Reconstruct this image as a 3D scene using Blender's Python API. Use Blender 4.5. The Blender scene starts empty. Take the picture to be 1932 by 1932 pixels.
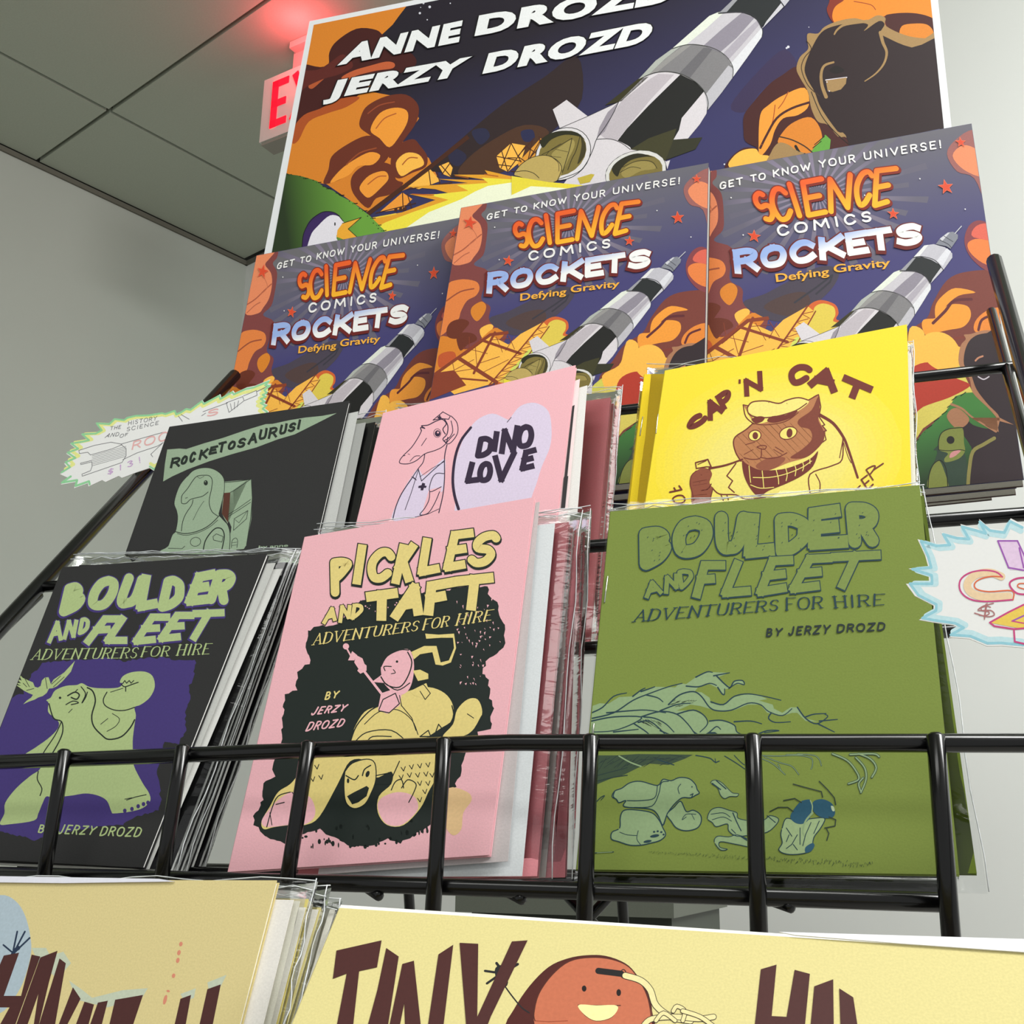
# Comic booklets on a wire display rack, seen from below
# ------------------------------------------------------------------ light values (unseen ceiling lamps of the room, the last added for the back wall)
WORLD_E = .56
LIGHTS = [
 # name, location, size, power, aim, colour
 ('unseen_ceiling_lamp', (.75, .15, 2.66), (1.2, .6), 24, (.55, .45, 0), (1, 1, .97)),
 ('unseen_ceiling_lamp', (-.35, -.95, 2.66), (1.2, .6), 14, (-.3, .2, .8), (1, 1, .97)),
 ('unseen_ceiling_lamp', (1.6, .4, 2.66), (1.2, .6), 82, (1.2, 1.6, .8), (1, 1, .98)),  # unseen lamp, added to brighten the back wall at the right
]
import bpy, math, random
import numpy as np
from mathutils import Matrix, Vector
random.seed(7)
SC = bpy.context.scene
COL = SC.collection
# ------------------------------------------------------------------ camera, world, lights, exposure
FPX = 2200.0
CAM_Z = 1.0
def _n(v): v = np.array(v, float); return v/np.linalg.norm(v)
_Z = _n([98, -7445, 2200]); _X = _n([6566, -564, -2200]); _X = _n(_X-_Z*(_X@_Z)); _Y = np.cross(_Z, _X)
RC = np.array([_X, _Y, _Z])            # world = RC @ (x right, y down, z forward)
CP = np.array([0, 0, CAM_Z])
cd = bpy.data.cameras.new('camera'); cam = bpy.data.objects.new('camera', cd); COL.objects.link(cam)
cd.sensor_width = 36; cd.lens = FPX/1932*36; cd.clip_start = .01; cd.clip_end = 50
m = Matrix.Identity(4)
for i in range(3):
    m[i][0] = RC[i][0]; m[i][1] = -RC[i][1]; m[i][2] = -RC[i][2]; m[i][3] = CP[i]
cam.matrix_world = m
SC.camera = cam
SC.view_settings.view_transform = 'Standard'; SC.view_settings.look = 'None'
SC.view_settings.exposure = 0.0; SC.view_settings.gamma = 1.0; SC.view_settings.use_curve_mapping = False
wd = bpy.data.worlds.new('world'); SC.world = wd; wd.use_nodes = True
wd.node_tree.nodes['Background'].inputs[0].default_value = (.98, 1, .98, 1)
wd.node_tree.nodes['Background'].inputs[1].default_value = WORLD_E
def area(name, loc, size, power, aim, col=(1, .98, .94)):
    l = bpy.data.lights.new(name, 'AREA'); l.shape = 'RECTANGLE'; l.size, l.size_y = size; l.energy = power; l.color = col
    o = bpy.data.objects.new(name, l); COL.objects.link(o); o.location = loc
    o.rotation_euler = (Vector(aim)-Vector(loc)).to_track_quat('-Z', 'Y').to_euler()
    return o
for a in LIGHTS: area(*a)

# ------------------------------------------------------------------ geometry of rays and planes
def ray(px, py): return RC@np.array([(px-966)/FPX, (py-966)/FPX, 1.])
def atY(px, py, Y): d = ray(px, py); return CP+d*(Y/d[1])
def atX(px, py, X): d = ray(px, py); return CP+d*(X/d[0])
def atZ(px, py, Z): d = ray(px, py); return CP+d*((Z-CAM_Z)/d[2])
def homog(s, d):
    A = []
    for (x, y), (u, v) in zip(s, d):
        A += [[x, y, 1, 0, 0, 0, -u*x, -u*y, -u], [0, 0, 0, x, y, 1, -v*x, -v*y, -v]]
    return np.linalg.svd(np.array(A, float))[2][-1].reshape(3, 3)
def hap(h, p): q = h@np.array([p[0], p[1], 1.]); return (q[0]/q[2], q[1]/q[2])
# ------------------------------------------------------------------ materials
def lin(c): c = c/255.; return c/12.92 if c <= .04045 else ((c+.055)/1.055)**2.4
def L3(c): return tuple(lin(x) for x in c[:3])+(1,)
MC = {}
def mat(c, rough=.62, spec=.3, metal=0., emit=0., grain=.05, gscale=900., bump=0., alpha=1.):
    k = (tuple(c), rough, spec, metal, emit, grain, gscale, bump)
    if k in MC: return MC[k]
    m = bpy.data.materials.new('m_%d_%d_%d' % tuple(c[:3])); m.use_nodes = True; nt = m.node_tree; N = nt.nodes; b = N['Principled BSDF']
    b.inputs['Roughness'].default_value = rough; b.inputs['Specular IOR Level'].default_value = spec; b.inputs['Metallic'].default_value = metal
    tc = N.new('ShaderNodeTexCoord'); nz = N.new('ShaderNodeTexNoise'); nz.inputs['Scale'].default_value = gscale; nz.inputs['Detail'].default_value = 3
    nt.links.new(tc.outputs['Object'], nz.inputs['Vector'])
    mr = N.new('ShaderNodeMapRange'); mr.inputs[1].default_value = .3; mr.inputs[2].default_value = .7; mr.inputs[3].default_value = 1-grain; mr.inputs[4].default_value = 1+grain
    nt.links.new(nz.outputs['Fac'], mr.inputs[0])
    vm = N.new('ShaderNodeVectorMath'); vm.operation = 'SCALE'; vm.inputs[0].default_value = L3(c)[:3]
    nt.links.new(mr.outputs[0], vm.inputs['Scale']); nt.links.new(vm.outputs[0], b.inputs['Base Color'])
    if bump:
        bp = N.new('ShaderNodeBump'); bp.inputs['Strength'].default_value = bump; bp.inputs['Distance'].default_value = .00012
        nt.links.new(nz.outputs['Fac'], bp.inputs['Height']); nt.links.new(bp.outputs[0], b.inputs['Normal'])
    if emit:
        b.inputs['Emission Color'].default_value = L3(c); b.inputs['Emission Strength'].default_value = emit
    MC[k] = m; return m
def gmat(c1, c2, p1, p2, rough=.55):
    # printed colour gradient between two points of the sheet (object coordinates)
    m = bpy.data.materials.new('print_gradient'); m.use_nodes = True; nt = m.node_tree; N = nt.nodes; b = N['Principled BSDF']
    b.inputs['Roughness'].default_value = rough; b.inputs['Specular IOR Level'].default_value = .3
    tc = N.new('ShaderNodeTexCoord'); d = np.array(p2)-np.array(p1); L = (d@d) or 1e-9
    dp = N.new('ShaderNodeVectorMath'); dp.operation = 'DOT_PRODUCT'; dp.inputs[1].default_value = (d[0]/L, d[1]/L, 0)
    nt.links.new(tc.outputs['Object'], dp.inputs[0])
    ad = N.new('ShaderNodeMath'); ad.operation = 'SUBTRACT'; ad.inputs[1].default_value = float(np.array(p1)@d/L)
    nt.links.new(dp.outputs['Value'], ad.inputs[0])
    cr = N.new('ShaderNodeValToRGB'); cr.color_ramp.elements[0].color = L3(c1); cr.color_ramp.elements[1].color = L3(c2)
    nt.links.new(ad.outputs[0], cr.inputs[0]); nt.links.new(cr.outputs[0], b.inputs['Base Color'])
    return m
def plastic():
    if 'pl' in MC: return MC['pl']
    m = bpy.data.materials.new('clear_sleeve_film'); m.use_nodes = True; nt = m.node_tree; N = nt.nodes
    N.remove(N['Principled BSDF']); out = N['Material Output']
    tr = N.new('ShaderNodeBsdfTransparent'); tr.inputs[0].default_value = (.965, .97, .97, 1)
    gl = N.new('ShaderNodeBsdfGlossy'); gl.inputs['Roughness'].default_value = .09; gl.inputs['Color'].default_value = (1, 1, 1, 1)
    lw = N.new('ShaderNodeFresnel'); lw.inputs[0].default_value = 1.5
    mx = N.new('ShaderNodeMixShader'); nt.links.new(lw.outputs[0], mx.inputs[0]); nt.links.new(tr.outputs[0], mx.inputs[1]); nt.links.new(gl.outputs[0], mx.inputs[2])
    tc = N.new('ShaderNodeTexCoord'); mp = N.new('ShaderNodeMapping'); mp.inputs['Scale'].default_value = (60, 160, 60)
    nz = N.new('ShaderNodeTexNoise'); nz.inputs['Scale'].default_value = 1.; nz.inputs['Detail'].default_value = 2; nz.inputs['Distortion'].default_value = 1.5
    nt.links.new(tc.outputs['Object'], mp.inputs[0]); nt.links.new(mp.outputs[0], nz.inputs['Vector'])
    bp = N.new('ShaderNodeBump'); bp.inputs['Strength'].default_value = .18; bp.inputs['Distance'].default_value = .001
    nt.links.new(nz.outputs['Fac'], bp.inputs['Height']); nt.links.new(bp.outputs[0], gl.inputs['Normal']); nt.links.new(bp.outputs[0], lw.inputs['Normal'])
    nt.links.new(mx.outputs[0], out.inputs[0]); MC['pl'] = m; return m
# ------------------------------------------------------------------ objects
def tag(o, label=None, cat=None, group=None, kind=None):
    if label: o['label'] = label
    if cat: o['category'] = cat
    if group: o['group'] = group
    if kind: o['kind'] = kind
    return o
def mk(name, V, F, mats, parent=None, mi=None, smooth=False):
    me = bpy.data.meshes.new(name); me.from_pydata([tuple(map(float, v)) for v in V], [], F)
    for x in (mats if isinstance(mats, list) else [mats]): me.materials.append(x)
    if mi is not None: me.polygons.foreach_set('material_index', mi)
    if smooth: me.polygons.foreach_set('use_smooth', [True]*len(me.polygons))
    me.update(); o = bpy.data.objects.new(name, me); COL.objects.link(o)
    if parent: o.parent = parent
    return o
def boxgeo(c, s, rz=0):
    x, y, z = [v/2 for v in s]; V = []
    for i in (-1, 1):
        for j in (-1, 1):
            for k in (-1, 1):
                a, b = i*x, j*y
                V.append((c[0]+a*math.cos(rz)-b*math.sin(rz), c[1]+a*math.sin(rz)+b*math.cos(rz), c[2]+k*z))
    F = [(0, 1, 3, 2), (4, 6, 7, 5), (0, 4, 5, 1), (2, 3, 7, 6), (0, 2, 6, 4), (1, 5, 7, 3)]
    return V, F
def box(name, c, s, m, parent=None, rz=0): V, F = boxgeo(c, s, rz); return mk(name, V, F, m, parent)
def tubegeo(pts, r, seg=12, V=None, F=None):
    V = V if V is not None else []; F = F if F is not None else []
    pts = [Vector(p) for p in pts]; n = len(pts); rings = []
    up = Vector((0, 0, 1))
    def ring(c, t, rad):
        a = t.cross(up) if abs(t.dot(up)) < .95 else t.cross(Vector((1, 0, 0)))
        a.normalize(); b = t.cross(a); i0 = len(V)
        for k in range(seg):
            w = 2*math.pi*k/seg; V.append(tuple(c+a*math.cos(w)*rad+b*math.sin(w)*rad))
        return i0
    for i, p in enumerate(pts):
        t = ((pts[min(i+1, n-1)]-pts[max(i-1, 0)])).normalized()
        if i == 0: rings.append(ring(p-t*r*.35, t, r*.55))
        rings.append(ring(p, t, r))
        if i == n-1: rings.append(ring(p+t*r*.35, t, r*.55))
    for a, b in zip(rings, rings[1:]):
        for k in range(seg): F.append((a+k, a+(k+1) % seg, b+(k+1) % seg, b+k))
    F.append(tuple(rings[0]+k for k in range(seg))[::-1]); F.append(tuple(rings[-1]+k for k in range(seg)))
    return V, F
def tube(name, pts, r, m, parent=None, seg=12): V, F = tubegeo(pts, r, seg); return mk(name, V, F, m, parent, smooth=True)
def empty(name, loc): o = bpy.data.objects.new(name, None); COL.objects.link(o); o.location = loc; o.empty_display_size = .02; return o
def smooth(pts, closed=True, k=4):
    P = [np.array(p, float) for p in pts]; n = len(P); out = []
    for i in range(n if closed else n-1):
        if closed: a, b, c, d = P[i-1], P[i], P[(i+1) % n], P[(i+2) % n]
        else: a, b, c, d = P[max(i-1, 0)], P[i], P[i+1], P[min(i+2, n-1)]
        for j in range(k):
            t = j/k; out.append(tuple(.5*((2*b)+(-a+c)*t+(2*a-5*b+4*c-d)*t*t+(-a+3*b-3*c+d)*t**3)))
    if not closed: out.append(tuple(P[-1]))
    return out
def pts(s): return [tuple(map(float, a.split(','))) for a in s.split()]
# ------------------------------------------------------------------ a flat sheet standing in the rack, placed by its corners
class Sheet:
    def __init__(s, name, label, cat, q, Yb, lean, group=None, ref=None):
        a = math.radians(lean); s.r = np.array([1., 0, 0]); s.u = np.array([0, math.sin(a), math.cos(a)]); s.n = np.array([0, -math.cos(a), math.sin(a)])
        s.q = q; ref = ref or ((q[2][0]+q[3][0])/2, (q[2][1]+q[3][1])/2)
        s.p0 = atY(ref[0], ref[1], Yb)
        P = [s.world(p) for p in q]; s.o = (P[2]+P[3])/2
        s.lean = a
        s.root = empty(name, s.o); s.root.rotation_euler = (math.pi/2-a, 0, 0)
        tag(s.root, label, cat, group)
        s.ql = [s.loc(p) for p in q]
        s.hu = homog(q, [(0, 1), (1, 1), (1, 0), (0, 0)])                 # photo corner frame -> cover 0..1
        s.hl = homog([(0, 1), (1, 1), (1, 0), (0, 0)], s.ql)              # cover 0..1 -> metres on the sheet
    def world(s, p, z=0): d = ray(*p); t = ((s.p0+s.n*z-CP)@s.n)/(d@s.n); return CP+d*t
    def loc(s, p, z=0): w = s.world(p, z)-s.o; return (float(w@s.r), float(w@s.u))
    def uvl(s, uv): return hap(s.hl, uv)
    def slab(s, name, P, z, th, m, parent=None, px=True, round_=0):
        L = [s.loc(p, z) for p in P] if px else P
        n = len(L); V = [(x, y, z) for x, y in L]+[(x, y, z-th) for x, y in L]
        F = [tuple(range(n))[::-1], tuple(range(n, 2*n))]+[(i, (i+1) % n, n+(i+1) % n, n+i) for i in range(n)]
        o = mk(name, V, F, m, parent or s.root); return o
def inset(L, d):
    c = np.mean(np.array(L), 0); out = []
    for p in L:
        v = np.array(p)-c; out.append(tuple(c+v-np.sign(v)*d))
    return out
# ------------------------------------------------------------------ printed artwork: flat shapes lying on the sheet
class Art:
    def __init__(s): s.items = []; s.lay = 1; s.part = 'cover_print'; s.fr(0, 0, 1); s.h = None
    def fr(s, x, y, k): s.f = (x, y, k); return s
    def src(s, h): s.h = h; return s
    def to(s, P):
        out = [(s.f[0]+p[0]/s.f[2], s.f[1]+p[1]/s.f[2]) for p in P]
        return [hap(s.h, p) for p in out] if s.h is not None else out
    def gr(s, c1, c2, p1, p2): a, b = s.to([p1, p2]); return (tuple(c1), tuple(c2), tuple(a), tuple(b))
    def L(s, n=1): s.lay += n; return s
    def poly(s, P, c, sm=0):
        if isinstance(P, str): P = pts(P)
        if sm: P = smooth(P, True, sm if sm > 1 else 4)
        s.items.append((s.part, s.lay, c, [s.to(P)])); return s
    def sm(s, P, c): return s.poly(P, c, 4)
    def line(s, P, w, c, sm=0, closed=False, flat=False, w2=None, sq=False):
        if isinstance(P, str): P = pts(P)
        if sm: P = smooth(P, closed, 4)
        elif closed: P = list(P)+[P[0]]
        Q = [P[0]]
        for p in P[1:]:
            if math.hypot(p[0]-Q[-1][0], p[1]-Q[-1][1]) > 1e-4: Q.append(p)
        P = Q; F = []; n = len(P); w2 = w if w2 is None else w2
        if n < 2: return s
        W = [w+(w2-w)*i/max(n-1, 1) for i in range(n)]
        N_ = [((P[i+1][1]-P[i][1]), -(P[i+1][0]-P[i][0])) for i in range(n-1)]
        N_ = [(a/math.hypot(a, b), b/math.hypot(a, b)) for a, b in N_]
        caps = [] if flat else [0, n-1]; J0 = [N_[0]]; J1 = []
        for i in range(1, n-1):
            (a, b), (c_, d) = N_[i-1], N_[i]; dt = a*c_+b*d
            if dt > .55: k = 1/(1+dt); m_ = ((a+c_)*k, (b+d)*k); J1.append(m_); J0.append(m_)
            else: J1.append((a, b)); J0.append((c_, d)); caps.append(i)
        J1.append(N_[-1])
        for i in range(n-1):
            (x0, y0), (x1, y1) = P[i], P[i+1]; (a, b), (c_, d) = J0[i], J1[i]; p, q = W[i]/2, W[i+1]/2
            F.append([(x0+a*p, y0+b*p), (x1+c_*q, y1+d*q), (x1-c_*q, y1-d*q), (x0-a*p, y0-b*p)])
        for i in caps:
            r = W[i]/2
            if sq:
                for k, sg in ((i-1, 1), (i, -1)):
                    if 0 <= k < n-1:
                        (a, b) = N_[k]; dx, dy = -b*sg, a*sg; (x, y) = P[i]; e = r*(.95 if i in (0, n-1) else .8)
                        c4 = [(x+a*r-dx*e*.2, y+b*r-dy*e*.2), (x+a*r+dx*e, y+b*r+dy*e), (x-a*r+dx*e, y-b*r+dy*e), (x-a*r-dx*e*.2, y-b*r-dy*e*.2)]
                        F.append([(c4[j][0]*(1-t)+c4[(j+1) % 4][0]*t, c4[j][1]*(1-t)+c4[(j+1) % 4][1]*t) for j in range(4) for t in (0, .33, .66)])
                continue
            F.append([(P[i][0]+r*math.cos(6.2832*j/12), P[i][1]+r*math.sin(6.2832*j/12)) for j in range(12)])
        s.items.append((s.part, s.lay, c, [s.to(f) for f in F])); return s
    def dot(s, x, y, r, c, ry=None, rot=0):
        ry = ry or r; a = math.radians(rot); P = []
        for j in range(20):
            u, v = r*math.cos(.31416*j), ry*math.sin(.31416*j); P.append((x+u*math.cos(a)-v*math.sin(a), y+u*math.sin(a)+v*math.cos(a)))
        return s.poly(P, c)
    def ring(s, x, y, r, w, c, ry=None, rot=0):
        ry = ry or r; a = math.radians(rot); P = []
        for j in range(28):
            t = 6.28318*j/28; u, v = r*math.cos(t), ry*math.sin(t); P.append((x+u*math.cos(a)-v*math.sin(a), y+u*math.sin(a)+v*math.cos(a)))
        return s.line(P, w, c, closed=True)
    def star(s, x, y, r, c, rot=0, sx=1.):
        P = []
        for j in range(10):
            t = math.radians(rot+36*j-90); q = r if j % 2 == 0 else r*.42; P.append((x+q*math.cos(t)*sx, y+q*math.sin(t)))
        return s.poly(P, c)
    def glyph(s, ch, q, w, c, serif=False, sq=False):
        # q: bottom-left, bottom-right, top-right, top-left of the letter
        g = GL.get(ch)
        if not g: return s
        bl, br, tr, tl = [np.array(p, float) for p in q]
        wm = lambda u, v: tuple(bl*(1-u)*(1-v)+br*u*(1-v)+tr*u*v+tl*(1-u)*v)
        for st in g.split(';'):
            st = st.strip(); cv = st.startswith('~'); P = pts(st.lstrip('~'))
            if cv: P = smooth(P, False, 5)
            Q = [wm(*p) for p in P]
            if serif:
                for i in range(len(Q)-1):
                    dx = abs(P[i+1][0]-P[i][0]); dy = abs(P[i+1][1]-P[i][1]); up = (P[i+1][0]-P[i][0])*(P[i+1][1]-P[i][1])
                    k = dy/(dx+dy+1e-9); ww = w*(.35+.75*k)*(.55 if up > 0 and dx > .15 and not cv else 1)
                    s.line([Q[i], Q[i+1]], ww, c)
                for p in (P[0], P[-1]):
                    if not cv and p[1] in (0., 1.): s.line([wm(p[0]-.2, p[1]), wm(p[0]+.2, p[1])], w*.4, c)
            else: s.line(Q, w, c, sq=sq)
        return s
    def word(s, t, q, w, c, gap=.28, serif=False, jig=0, sq=False):
        # word stretched over the quad q (bottom-left, bottom-right, top-right, top-left)
        ws = [WD.get(ch, .75) for ch in t]; tot = sum(ws)+gap*(len(t)-1); x = 0
        bl, br, tr, tl = [np.array(p, float) for p in q]
        wm = lambda u, v: tuple(bl*(1-u)*(1-v)+br*u*(1-v)+tr*u*v+tl*(1-u)*v)
        for i, ch in enumerate(t):
            a, b = x/tot, (x+ws[i])/tot; j = ((i*37) % 5-2)*.02*jig
            s.glyph(ch, [wm(a, j), wm(b, -j), wm(b, 1-j), wm(a, 1+j)], w, c, serif, sq); x += ws[i]+gap
        return s
    def letters(s, t, qs, w, c, sq=False):
        for ch, q in zip(t, qs): s.glyph(ch, q, w, c, sq=sq)
        return s
    def font(s, t, q, c, off=0., shear=0., sp=1., grow=0.):
        # built-in typeface, filled outlines, stretched over the quad
        V, F = fontmesh(t, off, shear, sp); bl, br, tr, tl = [np.array(p, float) for p in q]
        V0, _ = fontmesh(t, 0 if grow else off, shear, sp)
        x0, y0 = V0.min(0); x1, y1 = V0.max(0)
        U = [((v[0]-x0)/(x1-x0), (v[1]-y0)/(y1-y0)) for v in V]
        P = [tuple(bl*(1-u)*(1-v)+br*u*(1-v)+tr*u*v+tl*(1-u)*v) for u, v in U]
        P = s.to(P); s.items.append((s.part, s.lay, c, [[P[i] for i in f] for f in F])); return s
    def emit(s, sh, uv=False, z0=0., dz=1.0e-5, parent=None, conv=None, clipq=None):
        parts = {}
        for part, lay, c, polys in s.items: parts.setdefault(part, []).append((lay, c, polys))
        res = []; cq = clipq or inset(sh.ql, .0002); cc = conv or (sh.uvl if uv else sh.loc)
        for part, its in parts.items():
            V, F, MI, ms, mk_ = [], [], [], [], {}
            for ii, (lay, c, polys) in enumerate(its):
                z = z0+lay*dz; nq = len(polys); li = (ii % 4)*.7e-6
                if isinstance(c[0], tuple):
                    key = c
                    if key not in mk_:
                        a, b = cc(c[2]), cc(c[3]); mk_[key] = len(ms); ms.append(gmat(c[0], c[1], a, b))
                else:
                    key = tuple(c)
                    if key not in mk_: mk_[key] = len(ms); ms.append(mat(c, .55, .3))
                for pj, P in enumerate(polys):
                    Q = [cc(p) for p in P]; zz = z+li+(2.8e-6+(pj % 3)*.8e-6 if len(P) == 12 and nq > 1 else (pj % 2)*6e-7)
                    if not all(inside(p, cq) for p in Q):
                        Q = clip(Q, cq)
                        if not Q: continue
                    A = sum(Q[i-1][0]*Q[i][1]-Q[i][0]*Q[i-1][1] for i in range(len(Q)))
                    if A < 0: Q = Q[::-1]
                    i0 = len(V); V += [(x, y, zz) for x, y in Q]; F.append(tuple(range(i0, i0+len(Q)))); MI.append(mk_[key])
            res.append(mk(part.split('#')[0], V, F, ms, parent or sh.root, mi=MI))
        return res
def clip(P, Q):
    A = sum(Q[i-1][0]*Q[i][1]-Q[i][0]*Q[i-1][1] for i in range(len(Q)))
    if A < 0: Q = Q[::-1]
    for i in range(len(Q)):
        (ax, ay), (bx, by) = Q[i-1], Q[i]; out = []
        f = lambda p: (bx-ax)*(p[1]-ay)-(by-ay)*(p[0]-ax)
        for j in range(len(P)):
            p, q = P[j-1], P[j]; fp, fq = f(p), f(q)
            if (fp >= 0) != (fq >= 0): t = fp/(fp-fq); out.append((p[0]+(q[0]-p[0])*t, p[1]+(q[1]-p[1])*t))
            if fq >= 0: out.append(q)
        P = out
        if len(P) < 3: return []
    return P
def inside(p, Q):
    A = sum(Q[i-1][0]*Q[i][1]-Q[i][0]*Q[i-1][1] for i in range(len(Q)))
    for i in range(len(Q)):
        (ax, ay), (bx, by) = Q[i-1], Q[i]
        if ((bx-ax)*(p[1]-ay)-(by-ay)*(p[0]-ax))*A < 0: return False
    return True
FM = {}
def fontmesh(t, off, shear, sp):
    k = (t, off, shear, sp)
    if k in FM: return FM[k]
    c = bpy.data.curves.new('t', 'FONT'); c.body = t; c.offset = off; c.shear = shear; c.space_character = sp; c.resolution_u = 4
    o = bpy.data.objects.new('t', c); me = o.to_mesh()
    V = np.array([(v.co.x, v.co.y) for v in me.vertices]); F = [tuple(p.vertices) for p in me.polygons]
    o.to_mesh_clear(); bpy.data.objects.remove(o); bpy.data.curves.remove(c)
    FM[k] = (V, F); return FM[k]
# ------------------------------------------------------------------ stroke letters
GL = {
 'A': '0,0 .5,1 1,0;.2,.36 .8,.36', 'B': '.05,0 .05,1;~.05,1 .6,1 .85,.78 .6,.54 .05,.54;~.05,.54 .7,.52 .98,.27 .7,0 .05,0',
 'C': '~.95,.8 .7,.98 .35,.98 .05,.7 .03,.35 .25,.03 .65,.0 .97,.18', 'D': '.05,0 .05,1;~.05,1 .5,1 .92,.8 .98,.5 .9,.18 .5,0 .05,0',
 'E': '.95,1 .05,1 .05,0 .95,0;.05,.52 .75,.52', 'F': '.95,1 .05,1 .05,0;.05,.5 .75,.5', 'G': '~.95,.8 .7,.98 .3,.96 .03,.6 .1,.15 .5,.0 .9,.12;.9,.12 .95,.45 .6,.45',
 'H': '.05,0 .05,1;.95,0 .95,1;.05,.52 .95,.52', 'I': '.5,0 .5,1', 'J': '~.8,1 .8,.3 .6,.02 .25,.02 .05,.22', 'K': '.05,0 .05,1;.95,1 .07,.42;.3,.58 .97,0',
 'L': '.05,1 .05,0 .95,0', 'M': '.0,0 .1,1 .5,.25 .9,1 1,0', 'N': '.05,0 .05,1 .95,0 .95,1', 'O': '~.5,1 .15,.88 .0,.5 .15,.1 .5,0 .85,.1 1,.5 .85,.88 .5,1',
 'P': '.05,0 .05,1;~.05,1 .6,1 .95,.85 .92,.6 .6,.45 .05,.45', 'R': '.05,0 .05,1;~.05,1 .6,1 .92,.86 .88,.62 .55,.5 .05,.5;.5,.5 1,0',
 'S': '~.92,.85 .7,.99 .3,.98 .08,.8 .2,.58 .7,.46 .93,.25 .75,.03 .35,.0 .05,.15', 'T': '0,1 1,1;.5,1 .5,0', 'U': '~.05,1 .05,.3 .2,.03 .5,0 .8,.03 .95,.3 .95,1',
 'V': '0,1 .5,0 1,1', 'W': '0,1 .25,0 .5,.8 .75,0 1,1', 'X': '0,0 1,1;0,1 1,0', 'Y': '0,1 .5,.5 1,1;.5,.5 .5,0', 'Z': '.03,1 .97,1 .03,0 .97,0', '!': '.5,1 .5,.3;.5,.06 .5,0',
 "'": '.5,1 .4,.7', '$': '~.92,.8 .6,.92 .15,.8 .25,.55 .75,.42 .85,.2 .5,.08 .05,.2;.5,1.1 .5,-.1', '1': '.3,.8 .5,1 .5,0', '3': '~.05,.9 .5,1 .85,.78 .4,.54 .9,.28 .5,0 .05,.12', '4': '.7,0 .7,1 .05,.35 1,.35',
 'b': '.05,0 .05,1;~.05,.05 .6,.0 .9,.3 .6,.6 .05,.5', 'y': '.05,.6 .5,.05;.95,.6 .3,-.35', 'a': '~.85,.5 .4,.6 .05,.3 .4,.0 .85,.15;.88,.6 .9,0', 'n': '.08,0 .08,.6;~.08,.45 .5,.62 .88,.45 .9,0', 'e': '~.08,.32 .88,.34 .7,.6 .3,.6 .06,.3 .4,.0 .88,.08',
}
WD = {'I': .18, '!': .15, "'": .15, 'J': .6, 'M': 1.05, 'W': 1.15, 'L': .6, 'E': .62, 'F': .6, 'S': .62, 'O': .85, ' ': .45, 'T': .75, 'N': .78, 'P': .62, 'R': .68, 'B': .66, '1': .3}
# ================================================================== the room
AD = np.array([.358, .934, 0]); AD = AD/np.linalg.norm(AD); BD = np.array([AD[1], -AD[0], 0])   # along the left wall / along the back wall
AZ = math.atan2(AD[1], AD[0])
HC = 2.70
CO = atZ(466, 494, HC)                                     # corner of left wall, back wall and ceiling
CO = np.array([CO[0], CO[1], 0])
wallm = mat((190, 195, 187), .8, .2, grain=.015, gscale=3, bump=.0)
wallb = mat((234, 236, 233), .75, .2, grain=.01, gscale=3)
def slabwall(name, c, s, m, kind='structure'):
    o = box(name, (0, 0, 0), s, m); o.location = c; o.rotation_euler = (0, 0, AZ-math.pi/2); tag(o, kind=kind); return o
# local x of these boxes runs along BD, local y along AD
def at(b, a, z): p = CO+BD*b+AD*a; return (p[0], p[1], z)
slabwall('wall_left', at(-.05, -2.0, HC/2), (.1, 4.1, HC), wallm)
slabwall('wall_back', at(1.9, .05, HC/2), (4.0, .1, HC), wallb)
fl = slabwall('floor', at(1.9, -2.0, -.03), (4.0, 4.1, .06), mat((120, 112, 100), .6, .3, grain=.08, gscale=30))
cl = slabwall('ceiling', at(1.9, -2.0, HC+.055), (4.0, 4.1, .03), mat((52, 52, 47), .9, .1))
tilem = mat((182, 188, 174), .92, .1, grain=.03, gscale=260, bump=.4)
CI = Matrix.Translation(Vector(at(1.9, -2.0, HC+.055)))
cross = atZ(206, 210, HC); b0 = float((cross-CO)@BD); a0 = float((cross-CO)@AD)     # first joint crossing of the grid
tw = 1.22; tl = .61; g = .010
bs = [0.004, b0]+[b0+tw*i for i in range(1, 4)]; as_ = [-.012, a0]+[a0-tl*i for i in range(1, 6)]
tile_mesh = {}
for i in range(len(bs)-1):
    for j in range(len(as_)-1):
        w = bs[i+1]-bs[i]-g; h = as_[j]-as_[j+1]-g
        k = (round(w, 4), round(h, 4))
        cx = (bs[i]+bs[i+1])/2-1.9; cy = (as_[j]+as_[j+1])/2+2.0
        if k not in tile_mesh:
            o = box('ceiling_tile', (0, 0, 0), (w, h, .016), tilem, cl); tile_mesh[k] = o.data
        else:
            o = bpy.data.objects.new('ceiling_tile', tile_mesh[k]); COL.objects.link(o); o.parent = cl
        o.location = (cx, cy, -.046)
# dark wall-angle trims where the ceiling meets the walls
trimm = mat((112, 110, 100), .7, .2)
tr = slabwall('trim_1', at(.004, -2.0, HC-.008), (.006, 4.0, .013), trimm)
tr2 = slabwall('trim_2', at(1.9, -.004, HC-.008), (3.96, .006, .013), trimm)
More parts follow.
